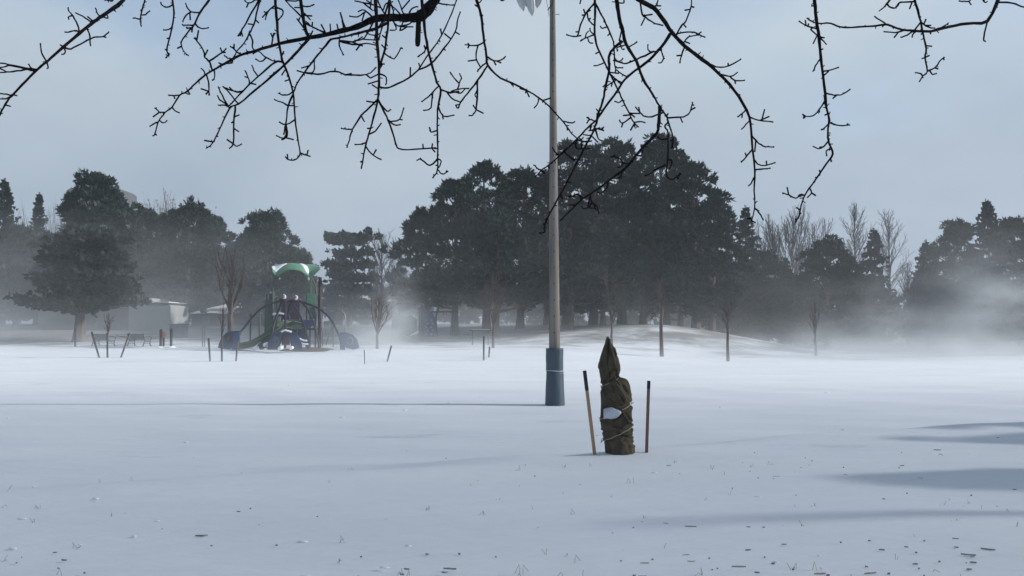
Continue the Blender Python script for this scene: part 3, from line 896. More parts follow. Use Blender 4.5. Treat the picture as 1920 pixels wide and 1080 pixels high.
 ("6:935,275 860,385 770,480 690,545 570,640 510,730 400,880|7:490,185 430,240 340,335 240,430 130,530 65,575 10,635", 6, 2.2, 3.05, 3.2, """
7:65,578 40,570 0,535;7:75,580 90,605;7:78,585 72,600;7:250,430 300,490 340,490;7:310,488 318,505;7:190,455 165,430 148,398;7:200,455 175,457;7:340,335 330,390 350,410 450,410;7:360,335 375,340 390,320
7:350,330 400,355 455,350;7:375,350 375,405;7:440,240 455,270 520,245;7:465,185 440,185 415,213;7:440,185 425,165;7:430,180 415,165;7:490,130 490,100;6:860,390 870,440 890,475;6:885,465 865,505 840,507
6:820,420 765,415 755,360;6:800,425 700,465 640,490 560,515 490,490 475,490;6:600,500 615,490;6:545,680 500,645 450,600;6:570,640 600,605;6:550,660 480,640;7:120,540 125,565"""),
 ("6:500,-12 515,100 545,230 580,360 660,490 710,630 790,760 850,860|7:1000,105 1040,170 1070,260 1090,330 1075,410", 8.6, 2.4, 2.9, 3.0, """
7:975,150 930,160 870,160 830,130 795,85;7:825,130 820,85;7:1040,170 1130,165 1190,155 1225,110 1240,45;7:1225,110 1260,90;7:1235,75 1252,70;7:1145,170 1162,208;7:1030,160 1050,135;7:1010,120 1012,110
7:1035,200 1025,240 1050,290 1045,500 1035,600 1070,650 1120,630 1145,600;7:1130,625 1150,605;7:1120,630 1130,645;7:1040,530 950,570 915,605 868,618;7:955,565 950,580;7:1045,490 1075,500 1080,530 1055,570
7:1055,345 1000,340 965,315;7:1090,345 1070,350;6:560,370 600,380 668,337;6:525,320 510,235;6:540,375 510,385 508,415;6:530,30 560,25 560,0;6:545,230 560,245;6:545,330 540,390 565,395"""),
 ("7:985,80 978,200 960,290 870,380 800,460 720,560 600,650 480,740 370,810 290,890 210,970", 7, 2.4, 3.0, 3.1, """
7:850,420 840,465 805,460;7:735,515 700,515 660,480 600,475;7:690,520 685,550 655,552;7:630,475 635,460;7:690,590 680,630 630,645;7:570,670 575,710 530,755 495,745
7:385,795 350,765 310,780 272,785;7:290,785 298,772;7:325,845 275,847;7:440,775 455,830 495,860 512,920;7:440,780 430,865 480,875;7:440,870 400,875 370,860;7:455,830 440,860;7:470,850 490,890"""),
 ("6:545,330 470,400 440,460 440,580 410,700 390,820 350,920|7:490,210 460,290 400,400 330,540 230,730 135,900 85,1010 90,1060 45,1065", 5.6, 2.6, 2.95, 3.15, """
7:480,250 530,260 550,240;7:520,262 550,270;7:480,270 430,270;7:485,265 500,325 540,350;7:460,310 505,362;7:455,300 420,305 390,300;7:215,770 225,800;7:210,770 205,790;6:430,690 390,705;6:420,700 480,660 495,650
6:460,700 465,680;7:90,1010 80,990;7:120,905 128,900;6:385,840 395,820"""),
 ("6:325,-12 330,100 325,280 350,390 430,560 510,720 550,810 610,930 640,990 680,1030", 4.6, 2.4, 3.3, 3.2, """
6:325,25 260,100 210,200 180,295 95,280;6:255,110 235,75;6:262,98 290,82;6:180,290 215,288;6:185,260 170,258;6:260,100 275,165 320,205;6:245,125 220,122;6:275,165 290,145;6:325,285 250,310 208,332
6:250,305 255,275 275,250;6:265,310 280,345 310,350;6:320,270 290,255 285,228;6:345,415 330,435;6:390,495 360,525 315,533;6:333,20 400,160 440,250 475,340 485,450 495,560 580,620;6:410,215 390,230 370,213
6:405,165 400,180;6:440,280 430,290;6:485,470 520,500 555,470;6:490,530 510,548 555,548;6:495,560 490,590;6:440,590 520,595;6:535,810 515,830 485,820;6:545,810 565,818;6:605,930 555,935
6:605,960 550,1000 525,970;6:550,1000 542,1030;6:600,905 650,950;6:610,910 690,920;6:640,990 700,985 735,995;6:635,1010 615,1055;6:645,1010 650,1030"""),
 ("9:315,-12 325,100 345,250 365,450 390,650 405,820|0:415,0 430,100 450,190 440,300 455,390 480,470 420,560 340,680 270,780 235,850 210,960 180,1025", 6.5, 2.6, 3.2, 3.2, """
9:315,45 290,45;9:330,215 265,200 195,160;9:255,195 245,155;9:265,200 270,180;9:335,275 285,225;9:285,225 305,210;9:330,270 305,335;9:345,250 370,300 408,342;9:355,290 392,290;9:360,375 380,375;9:355,440 335,485 303,548
9:385,550 440,535 503,515;9:390,590 425,545;9:400,700 445,725 515,727 590,682;9:490,730 455,755;9:500,728 475,728;9:390,770 350,840 305,885 230,890;9:240,890 222,875;9:245,892 230,905
0:370,110 373,135;0:265,165 250,180;0:455,200 500,230 560,240 618,235;0:600,238 605,222;0:440,230 410,265 385,275;0:440,355 385,425 320,407;0:395,410 375,415;0:448,430 432,440 432,488
0:460,500 470,535;0:250,795 215,800 185,830 125,800 75,785;0:215,815 220,800;0:130,800 112,738;0:295,750 310,785 275,822;0:310,785 343,807;0:215,915 185,903;0:190,1000 205,985;0:190,1000 178,998
0:350,670 340,660;0:365,640 380,640;0:375,615 372,600;0:430,155 418,155"""),
 ("9:1725,-12 1640,160 1480,180 1350,205 1200,240 1080,235 980,225 870,190 740,203 600,210 510,205 440,180 340,178 285,160 255,138", 6.5, 2.6, 3.5, 3.3, """
9:1720,20 1830,25 1900,50 1990,70;9:1635,170 1610,290 1625,320;9:870,190 835,165 775,125;9:1010,235 930,248 845,242;9:1075,240 1000,280 975,282;9:975,255 925,288;9:1100,240 1065,265 1065,288
9:1200,235 1290,210 1340,175;9:1325,185 1340,190;9:1195,240 1205,260;9:510,205 505,215;9:845,200 835,205;9:1480,182 1470,175;9:700,203 705,195"""),
 ("9:1080,-12 1120,130 1145,250 1170,370 1160,440 1180,545 1145,580 1117,628", 4.6, 2.4, 3.4, 3.35, """
9:1170,355 1215,355;9:1160,440 1195,425;9:1160,440 1135,450;9:1185,548 1240,520 1270,475 1312,437;9:1240,520 1262,528;9:1300,445 1308,462;9:1190,550 1220,570 1250,562
9:1145,578 1120,560 1088,558;9:1090,5 970,18 940,55 910,60 870,35;9:940,50 960,35;9:1055,8 1042,70;9:1130,160 1190,210 1240,215;9:1165,185 1210,195;9:1165,180 1170,145;9:1125,165 1070,245;9:1120,140 1130,130
9:1140,260 1130,265;9:1165,480 1178,480"""),
 ("9:900,-12 870,30 840,60 810,85", 4.5, 2, 3.4, 3.4, "9:870,30 900,60 930,62"),
 ("9:1520,-12 1500,12 1515,35", 2.6, 2.2, 3.4, 3.4, "9:1500,12 1460,10 1420,5"),
 ("9:1600,-12 1620,18 1638,12", 2.6, 2.2, 3.4, 3.4, ""),
 ("6:215,-12 205,30", 2.6, 2.2, 3.4, 3.4, ""),
 ("5:565,-12 580,3 595,-2", 3.6, 2.8, 3.4, 3.4, ""),
 ("1:995,-12 990,8 960,2 930,0", 3, 2.6, 3.8, 3.8, ""),
]

# the tree's own trunk stands behind the camera to the right; its limbs arch overhead
TRUNK = [(2.3, -2.4, -.2), (2.25, -2.35, .6), (2.1, -2.2, 1.5), (1.95, -2.0, 2.3)]
LIMBS = [
 [(1.95, -2.0, 2.3), (1.2, -.8, 3.6), (.3, .8, 4.4), (-.45, 2.6, 4.6), (-1.1, 3.6, 4.6), (-2.2, 4.3, 4.5)],
 [(1.95, -2.0, 2.3), (1.9, -.4, 3.8), (1.5, 1.4, 4.5), (1.0, 2.8, 4.5), (.4, 3.5, 4.6)],
 [(1.95, -2.0, 2.3), (2.8, -.6, 3.7), (3.0, 1.4, 4.4), (2.6, 3.0, 4.6), (2.2, 3.8, 4.7)],
 [(1.95, -2.0, 2.3), (2.6, -2.8, 4.0), (3.2, -3.2, 5.4)],
]
def catmull(pts, sub):
    if len(pts) < 3: return [Vector(p) for p in pts]
    o = []
    n = len(pts)
    for i in range(n - 1):
        p0, p1, p2, p3 = (Vector(pts[max(0, i - 1)]), Vector(pts[i]), Vector(pts[i + 1]), Vector(pts[min(n - 1, i + 2)]))
        for k in range(sub):
            t = k / sub
            o.append(.5 * ((2 * p1) + (p2 - p0) * t + (2 * p0 - 5 * p1 + 4 * p2 - p3) * t * t + (3 * p1 - p0 - 3 * p2 + p3) * t ** 3))
    o.append(Vector(pts[-1]))
    return o

def build_overhang():
    r = random.Random(11)
    root = thing('bare_tree', (2.3, -2.4, ground(2.3, -2.4)), 'dark leafless tree whose knobbly drooping branches hang across the top of the photo', 'tree')
    tb = MB()
    tp = catmull(TRUNK, 4)
    tb.tube(tp, [.24 - .09 * i / (len(tp) - 1) for i in range(len(tp))], 12)
    tb.build('trunk', M['bark_dark'], root, True)
    nodes = []
    for li, l in enumerate(LIMBS):
        lb = MB()
        p = catmull(l, 6)
        m = len(p)
        rad = [.10 * (1 - .72 * i / (m - 1)) for i in range(m)]
        lb.tube(p, rad, 9)
        lb.build('limb', M['bark_dark'], root, True)
        if li < 3: nodes += [(q, rad[i]) for i, q in enumerate(p) if i > m * .35]
    for course, w0, w1, d0, d1, subs in BRANCHES:
        b = MB()
        pts2 = parse(course)
        # length along
        ln = [0]
        for a, c in zip(pts2, pts2[1:]): ln.append(ln[-1] + math.hypot(c[0] - a[0], c[1] - a[1]))
        tot = ln[-1]
        wob = r.uniform(0, 6)
        def depth(t): return d0 + (d1 - d0) * t + .05 * math.sin(wob + t * 5)
        P3 = [at(x, y, depth(l / tot)) for (x, y), l in zip(pts2, ln)]
        wd = [(w0 + (w1 - w0) * min(1, (l / tot)) ** .75) * 1.04 * depth(l / tot) / F / 2 for l in ln]
        if w0 > 20:   # the thick broken limb thins quickly past its collar
            wd = [v * depth(l / tot) / F / 2 for v, l in zip([lerp_table([(0, 19), (35, 22), (60, 17), (90, 14), (120, 13), (170, 10.5), (260, 7.5), (370, 5.2), (450, 4), (560, 2.8), (640, 2.4)], l) for l in ln], ln)]
        jit = .0011
        main3 = catmull(P3, 3)
        rad = []
        for i in range(len(P3) - 1):
            for k in range(3): rad.append(wd[i] + (wd[i + 1] - wd[i]) * k / 3)
        rad.append(wd[-1])
        main3 = [p + rdir(r) * jit if 0 < i < len(main3) - 1 else p for i, p in enumerate(main3)]
        rad = [q * r.uniform(.9, 1.14) for q in rad]
        rad[-1] *= 1.1
        # carry the branch on above the picture to the limb that bears it
        if pts2[0][1] < 4:
            top = main3[0]
            q, qr = min(nodes, key=lambda nd: (nd[0] - (top + Vector((0, 0, 1.1)))).length)
            up = (main3[0] - main3[1]).normalized()
            mid = top + up * .35 + Vector((0, 0, .25))
            ext = catmull([q, q.lerp(mid, .6) + Vector((0, 0, .1)), mid, top], 4)[:-1]
            b.tube(ext + [top], [min(qr, rad[0] * 1.5) * (1 - i / len(ext)) + rad[0] * i / len(ext) for i in range(len(ext))] + [rad[0]], 7)
        b.tube(main3, rad, 7 if w0 > 5 else 6)
        # knobs (short spurs and buds) along the branch
        for i in range(1, len(main3) - 1):
            if r.random() < .55:
                d = rdir(r); d.y *= .4; d = (d + Vector((0, 0, -.1))).normalized()
                L = r.uniform(.004, .012)
                b.tube([main3[i], main3[i] + d * (rad[i] + L)], [.0026, .0016], 4)
        segs = [(pts2, ln, depth)]
        px_ref = list(zip(pts2, [depth(l / tot) for l in ln]))
        dense = []
        for (p, dp), (q, dq) in zip(px_ref, px_ref[1:]):
            for k in range(6): dense.append((p[0] + (q[0] - p[0]) * k / 6, p[1] + (q[1] - p[1]) * k / 6, dp + (dq - dp) * k / 6))
        dense.append((px_ref[-1][0][0], px_ref[-1][0][1], px_ref[-1][1]))
        for s in [x for x in subs.replace('\n', ';').split(';') if x.strip()]:
            sp = parse(s)
            n0 = min(dense, key=lambda q: (q[0] - sp[0][0]) ** 2 + (q[1] - sp[0][1]) ** 2)
            n1 = min(dense, key=lambda q: (q[0] - sp[-1][0]) ** 2 + (q[1] - sp[-1][1]) ** 2)
            if (n1[0] - sp[-1][0]) ** 2 + (n1[1] - sp[-1][1]) ** 2 + 4 < (n0[0] - sp[0][0]) ** 2 + (n0[1] - sp[0][1]) ** 2:
                sp = sp[::-1]; n0 = n1
            if (n0[0] - sp[0][0]) ** 2 + (n0[1] - sp[0][1]) ** 2 < 20 ** 2:
                sp[0] = (n0[0], n0[1])
            dd = n0[2]
            L = sum(math.hypot(c[0] - a[0], c[1] - a[1]) for a, c in zip(sp, sp[1:]))
            dr = r.uniform(-.0012, .0012) * L
            acc = 0; Q = []
            for i, (x, y) in enumerate(sp):
                if i: acc += math.hypot(x - sp[i - 1][0], y - sp[i - 1][1])
                Q.append(at(x, y, dd + dr * acc / L))
                dense.append((x, y, dd + dr * acc / L))
                if i:
                    for k in range(1, 5):
                        dense.append((x + (sp[i - 1][0] - x) * k / 5, y + (sp[i - 1][1] - y) * k / 5, dd + dr * acc / L))
            ws = 4.0 if L > 70 else 3.5 if L > 25 else 3.1
            q3 = catmull(Q, 3)
            m = len(q3)
            q3 = [p + rdir(r) * .0012 if 0 < i < m - 1 else p for i, p in enumerate(q3)]
            rr = [(ws + (2.5 - ws) * i / (m - 1)) * dd / F / 2 * r.uniform(.88, 1.15) for i in range(m)]
            rr[-1] *= 1.25
            b.tube(q3, rr, 5)
            for i in range(1, m - 1):
                if r.random() < .3 and L > 18:
                    d = rdir(r); d.y *= .4
                    b.tube([q3[i], q3[i] + d * r.uniform(.004, .010)], [.0022, .0014], 4)
        o = b.build('branch', M['bark_dark'], root, True)
build_overhang()

# ------------------------------------------------------------------ the light pole
def build_pole():
    d = 22.4
    gx = (1040 - 960) / F * d
    base = Vector((gx, d, ground(gx, d)))
    root = thing('light_pole', base, 'tall grey concrete light pole in the snow field with a blue pad round its foot', 'light pole')
    s = F / d
    top = at(1035.5, -60, d)
    lean = (top.x - base.x) / (top.z - base.z)
    def px_(z): return base.x + lean * z
    H = 12.6
    b = MB(); n = 10
    rows = []
    for i in range(40):
        z = -.3 + (H + .3) * i / 39
        r = .158 - .0078 * z
        rows.append([Vector((px_(z) + math.cos(2 * math.pi * (k + .5) / 20) * r, d + math.sin(2 * math.pi * (k + .5) / 20) * r, base.z + z)) for k in range(20)])
    b.grid(rows, True)
    b.f.append(tuple(range(len(b.v) - 20, len(b.v))))
    b.build('pole', M['concrete'], root, True)
    z = 1.9
    while z < 11.6:
        hb = MB()
        r = .158 - .0078 * z
        c = Vector((px_(z) - .005, d - r + .012, base.z + z))
        hb.tube([c, c + Vector((0, -.017, 0))], .017, 8)
        hb.build('bolt', M['black'], root)
        z += .425
    # foot pad: two wraps, the lower one flared, with soft vertical folds
    def pad(z0, z1, r0, r1, sd, name):
        r = random.Random(sd)
        ph = [r.uniform(0, 6.28) for _ in range(4)]
        rows = []
        for i in range(13):
            t = i / 12; z_ = z0 + (z1 - z0) * t
            rad = r0 + (r1 - r0) * t
            row = []
            for k in range(40):
                a = 2 * math.pi * k / 40
                q = rad * (1 + .022 * math.sin(5 * a + ph[0] + t) + .016 * math.sin(9 * a + ph[1] - 2 * t) + .008 * math.sin(t * 9 + 3 * a))
                row.append(Vector((px_(z_) + math.cos(a) * q, d + math.sin(a) * q, base.z + z_)))
            rows.append(row)
        p = MB(); p.grid(rows, True)
        for row, rev in ((rows[-1], False),):
            o = len(p.v); p.v.append(tuple(sum(row, Vector()) / len(row))); m = len(p.v) - 1
            for k in range(40): p.f.append((o - 40 + k, o - 40 + (k + 1) % 40, m))
        p.build(name, M['pad'], root, True)
    zt = at(1040, 653, d).z - base.z; zm = at(1040, 695, d).z - base.z
    pad(-.05, zm - .008, .262, .222, 1, 'foot_pad')
    pad(zm + .008, zt, .222, .232, 2, 'foot_pad')
    st = MB(); st.tube([(px_(zm) + math.cos(a) * .228, d + math.sin(a) * .228, base.z + zm + .008 * math.sin(a * 2)) for a in [i * 2 * math.pi / 32 for i in range(33)]], .012, 6)
    st.build('strap', M['strap'], root, True)
    # step bolt and trailing cable near the top of the picture
    b = MB(); zb = at(1044, 27, d).z; c = Vector((px_(zb - base.z) + .08, d, zb))
    b.tube([c, c + Vector((.11, -.01, 0))], .009, 6); b.build('step_bolt', M['steel'], root)
    b = MB()
    b.tube(catmull([at(1037, -20, d - .12), at(1037, 4, d - .125), at(1031, 13, d - .12), at(1027, 19, d - .06)], 5), .014, 6)
    b.build('cable', M['black'], root, True)
    b = MB()
    b.tube(catmull([at(1023, -25, d - .06), at(1025, 3, d - .06), at(1028, 17, d - .06), at(1029, 30, d - .05)], 5), .007, 5)
    b.build('cable', M['steel'], root, True)
    # crossarm with a cluster of petal shaped reflectors; only their tips hang into the frame
    arm_z = at(1000, -55, d).z
    b = MB(); b.beam((px_(11) - 1.0, d - .06, arm_z), (px_(11) + .3, d - .06, arm_z), .1, .12)
    b.build('crossarm', M['steel'], root)
    def head(cx, name='floodlight'):
        h = MB(); hz = arm_z - .08
        h.tube([(cx, d - .1, hz + .08), (cx, d - .14, hz - .12)], [.07, .09], 10)
        hob = h.build(name, M['steel'], root)
        return hob
    for cx in (at(991, -40, d).x,):
        hob = head(cx)
        for (ta, tb_, w, dd, bend) in (((970, -52), (982, 20), .12, -.10, -.05), ((985, -52), (998, 29), .14, -.16, .02), ((1003, -52), (1007, 14), .13, -.07, .06), ((994, -52), (987, 12), .12, .04, -.02)):
            off = Vector((cx - at(991, -40, d).x, 0, 0))
            A = at(ta[0], ta[1], d + dd) + off; B_ = at(tb_[0], tb_[1], d + dd) + off
            P = []
            for i in range(9):
                t = i / 8
                c = A.lerp(B_, t) + Vector((bend * math.sin(t * 3.14), 0, 0))
                ww = w * math.sqrt(max(0, 1 - (max(0, t - .25) / .75) ** 2.2)) + .006
                row = []
                for j in range(7):
                    u = j / 3 - 1
                    row.append(c + Vector((u * ww, .10 * (u * u) * (1 - t * .5), 0)))
                P.append(row)
            p = MB(); p.slab(P, lambda q: Vector((0, .012, 0)))
            po = p.build('reflector', M['lampglass'], hob, True)
build_pole()

# ------------------------------------------------------------------ burlap wrapped shrub between two stakes
def build_wrapped():
    d = 12.3
    k = d / F / 3.857
    cx0 = at(1000 + 625 / 3.857, 855, d).x
    base = Vector((cx0, d, ground(cx0, d)))
    root = thing('wrapped_shrub', base, 'young shrub bundled in brown burlap and rope, standing between two stakes in the snow', 'wrapped shrub')
    def X(x): return at(1000 + x / 3.857, 855, d).x
    def Z(y): return at(1157, 600 + y / 3.857, d).z
    noise = random.Random(4)
    ph = [noise.uniform(0, 6.28) for _ in range(12)]
    creases = [(705, 608, 560, 720, 8, 17), (708, 612, 610, 760, 8, 16), (700, 600, 540, 610, 8, 15), (650, 560, 690, 590, 7, 13), (590, 450, 660, 585, 9, 19), (560, 470, 620, 600, 9, 15),
               (640, 470, 690, 560, 8, 15), (500, 500, 560, 590, 9, 15), (520, 560, 640, 610, 7, 11), (716, 765, 560, 850, 7, 16), (718, 772, 600, 880, 8, 15), (712, 745, 600, 800, 7, 14), (690, 720, 630, 650, 7, 17),
               (640, 660, 700, 740, 6, 15), (500, 735, 620, 770, 8, 13), (495, 800, 600, 790, 8, 12), (520, 870, 640, 840, 8, 15), (600, 800, 720, 870, 8, 14), (560, 760, 700, 750, 6, 12), (730, 900, 640, 860, 9, 13),
               (530, 900, 560, 990, 10, 12), (610, 880, 600, 990, 12, 12), (670, 890, 690, 990, 11, 12), (640, 820, 715, 840, 6, 14),
               (548, 140, 520, 330, 8, 15), (556, 150, 590, 330, 8, 19), (560, 190, 600, 300, 6, 13), (500, 460, 560, 340, 8, 15), (520, 465, 540, 380, 7, 13), (600, 420, 580, 340, 7, 14), (622, 410, 600, 260, 8, 13), (485, 330, 530, 250, 8, 12), (545, 440, 600, 380, 7, 13)]
    def wrap(tab, name, amp, n=140, m=110, yoff=0, depth=.9, tw=1.0):
        rows = []
        y0, y1 = tab[0][0], tab[-1][0]
        for i in range(m):
            t = i / (m - 1)
            y = y0 + (y1 - y0) * t
            l = X(lerp_table([(a, b_) for a, b_, c in tab], y)); rgt = X(lerp_table([(a, c) for a, b_, c in tab], y))
            c = (l + rgt) / 2; hw = (rgt - l) / 2; z = Z(y)
            row = []
            for j in range(n):
                a = 2 * math.pi * j / n
                # slanting pulled folds, stronger towards the ties
                f = .5 * math.sin(3 * a + y * .012 * tw + ph[0]) + .35 * math.sin(5 * a - y * .02 * tw + ph[1])
                q = hw * (1 + .05 * f)
                if math.sin(a) < .35:
                    px_ = c + math.cos(a) * hw
                    xz = (px_ - at(1000, 855, d).x) / k      # enlarged photograph coordinates of this bit of cloth
                    for (ax, ay, bx, by, wd, dp) in creases:
                        vx, vy = bx - ax, by - ay; L2 = vx * vx + vy * vy
                        tt = max(0, min(1, ((xz - ax) * vx + (y - ay) * vy) / L2))
                        dist = ((xz - ax - vx * tt) * vy - (y - ay - vy * tt) * vx) / math.sqrt(L2)
                        rad_ = math.hypot(xz - ax - vx * tt, y - ay - vy * tt)
                        fall = (1 - .6 * tt)
                        q -= dp * fall * math.exp(-(rad_ / wd) ** 2) * .0017
                        q += dp * .75 * fall * math.exp(-((rad_ - wd * 1.7) / wd) ** 2) * .0015 * (1 if dist > 0 else .25)
                row.append(Vector((c + math.cos(a) * q, d + yoff + math.sin(a) * q * depth, z + .012 * math.sin(3 * a + ph[2]))))
            rows.append(row)
        b = MB(); b.grid(rows, True)
        for row_i in (0, m - 1):
            o = len(b.v); b.v.append(tuple(sum(rows[row_i], Vector()) / n))
            for j in range(n): b.f.append((row_i * n + j, row_i * n + (j + 1) % n, o))
        return b.build(name, M['burlap'], root, True)
    wrap([(420, 560, 640), (428, 530, 672), (445, 515, 690), (475, 500, 700), (520, 483, 705), (600, 487, 709), (690, 489, 716), (760, 494, 719), (830, 504, 720), (880, 516, 728), (940, 521, 733), (1035, 521, 736)], 'lower_wrap', .15, m=130)
    wrap([(124, 538, 548), (150, 530, 560), (200, 508, 580), (235, 497, 603), (280, 485, 621), (330, 477, 632), (360, 478, 633), (400, 482, 630), (430, 488, 622), (465, 499, 600), (500, 515, 590)], 'upper_wrap', .17, m=100, tw=1.3)
    # loose flap folded over on itself at the shoulder and along the peak
    def flap(pts, w, name='flap'):
        P = []
        q = catmull(pts, 6)
        for i, p in enumerate(q):
            t = i / (len(q) - 1)
            ww = w * math.sin(math.pi * min(1, .12 + t * .86)) 
            P.append([p + Vector((-ww, .02, .01)), p + Vector((-ww * .45, -.016, 0)), p + Vector((0, -.028, .012)), p + Vector((ww * .5, -.012, .008)), p + Vector((ww, .025, 0))])
        b = MB(); b.slab(P, lambda v: Vector((0, .012, 0)))
        b.build(name, M['burlap'], root, True)
    fy = d - .128
    flap([(X(553), d - .03, Z(135)), (X(556), fy + .05, Z(190)), (X(575), fy + .01, Z(260)), (X(588), fy + .0, Z(320)), (X(600), fy + .01, Z(360))], .030)
    flap([(X(540), d - .02, Z(130)), (X(527), fy + .05, Z(200)), (X(520), fy + .01, Z(270)), (X(528), fy - .0, Z(350)), (X(545), fy + .0, Z(440))], .032)
    flap([(X(575), fy - .06, Z(440)), (X(600), fy - .085, Z(480)), (X(640), fy - .085, Z(540)), (X(668), fy - .06, Z(590))], .05)
    flap([(X(625), fy - .085, Z(640)), (X(655), fy - .08, Z(690)), (X(685), fy - .055, Z(745))], .026)
    # ties
    def ring(tab_y, wl, wr, name='rope'):
        yl, yr = tab_y
        pts = []
        l, rr = X(wl), X(wr); c = (l + rr) / 2; hw = (rr - l) / 2
        for i in range(41):
            a = math.pi + 2 * math.pi * i / 40
            u = math.cos(a)
            y = yl + (yr - yl) * (u + 1) / 2
            pts.append(Vector((c + u * hw * 1.04, d + math.sin(a) * hw * .98, Z(y) + .004 * math.sin(i * 1.7))))
        b = MB(); b.tube(pts, .0042, 6); b.build(name, M['rope'], root, True)
    ring((480, 410), 492, 628)
    ring((715, 600), 482, 712)
    ring((872, 758), 496, 722)
    # tied ends
    for (x, y, dx, dy) in ((497, 870, -14, 14), (706, 598, 14, -6), (486, 690, -6, 40), (612, 412, 24, 8)):
        b = MB(); b.tube(catmull([(X(x), d - .06, Z(y)), (X(x + dx * .6), d - .09, Z(y + dy * .3)), (X(x + dx), d - .10, Z(y + dy))], 4), [.009, .008, .007, .006, .006, .005, .005, .004, .003], 6)
        b.build('rope', M['burlap'], root, True)
    # clump of snow held in the fold above the middle tie
    P = []
    for i in range(9):
        t = i / 8; row = []
        for j in range(13):
            u = j / 12
            x = 502 + (622 - 502) * u
            ytop = lerp_table([(0, 640), (.12, 631), (.45, 621), (.68, 634), (.85, 640), (1, 653)], u); ybot = lerp_table([(0, 708), (.15, 702), (.45, 704), (.7, 698), (.85, 683), (1, 663)], u)
            y = ytop + (ybot - ytop) * t
            a = (X(x) - X(598)) / (.118 * 2.0)
            yy = d - .222 * math.sqrt(max(.02, 1 - min(.98, a * a * .95))) - .018 * math.sin(math.pi * t) ** .5 - .022
            row.append(Vector((X(x), yy, Z(y))))
        P.append(row)
    b = MB(); b.slab(P, lambda v: Vector((0, .05, 0)))
    tag(b.build('patch', M['pale_cloth'], root, True), 'pale patch tucked in the burlap fold')
build_wrapped()

def build_stake(x0, y0, x1, y1, w, d, lab, mat, capfrac):
    A = at(x1, y1, d); B_ = at(x0, y0, d)
    A.z -= .12
    root = thing('wooden_stake', Vector((A.x, d, ground(A.x, d))), lab, 'stake', 'stakes beside the wrapped shrub')
    ax = (B_ - A)
    q = ax.to_track_quat('Z', 'Y').to_matrix()
    b = MB(); mid = A.lerp(B_, 1 - capfrac)
    h = w * d / F
    b.beam(A, mid, h, h * .9); b.build('shaft', M[mat], root)
    b = MB(); b.beam(mid + ax.normalized() * .0005, B_, h * 1.07, h * .97); b.build('painted_tip', M['black'], root)
build_stake(1096, 695, 1117.5, 857, 6.6, 12.2, 'tall pale wooden stake with black tip leaning left of the wrapped shrub', 'stake_wood', .21)
build_stake(1216.5, 714, 1211.5, 852, 5.6, 12.3, 'reddish brown upright stake with black tip right of the wrapped shrub', 'stake_red', .10)

# ------------------------------------------------------------------ staked saplings near the playground
def thin_stake(x0, y0, x1, y1, d, lab, w=2.6, group='thin stakes round the young trees'):
    A = at(x1, y1, d); B_ = at(x0, y0, d); 
    g = ground(A.x, d)
    b = MB()
    ax = (A - B_).normalized()
    A2 = A + ax * max(.1, (A.z - g) / max(.2, -ax.z) + .1)
    b.beam(A2, B_, w * d / F, w * d / F)
    o = b.build('thin_stake', M['stake_grey'], None, False, (A.x, d, g))
    tag(o, lab, 'stake', group)
thin_stake(172, 622, 184, 664, 50, 'thin stake leaning left in front of the nearer park bench', 2.6)
thin_stake(243, 624, 228, 667, 50, 'thin stake leaning right between the two park benches')
thin_stake(141, 616, 141, 641, 60, 'thin short stake at the foot of the spreading pine')
thin_stake(391, 634, 394, 680, 48.5, 'thin stake left of the playground, nearly upright')
thin_stake(446, 640, 442, 682, 48.5, 'thin stake leaning right in front of the dome climber\'s left foot')
thin_stake(734, 648, 725, 682, 48.5, 'thin stake leaning right under the blown snow cloud')
thin_stake(683, 656, 684, 687, 47, 'thin pale stake left of the blown snow cloud', 1.5)
thin_stake(907, 630, 907, 680, 49, 'thin dark stake left of the reddish young tree', 3)
thin_stake(918, 650, 916, 676, 50, 'short thin stake close beside the reddish young tree')
for (px, top, base_y, d, sd, lab) in ((204, 585, 663, 50, 31, 'staked sapling in front of the nearer park bench'), (418, 560, 679, 48.5, 32, 'staked sapling in front of the dome climber\'s left foot')):
    b, H, R = spot(px, top, d, 34)
    make_bare(b, H, R * .8, lab, sd, 'bark', .55, group='young trees planted in the park', lv=3, r0=.045, twig_r=.007, nb=(2, 3))
b = MB(); b.tube([at(217, 630, 50.1), at(236, 632, 50.0)], .02, 5)
tag(b.build('tie_rail', M['stake_grey'], None, False, tuple(at(226, 631, 50))), 'thin tie rail reaching from the sapling to its right stake', 'rail')

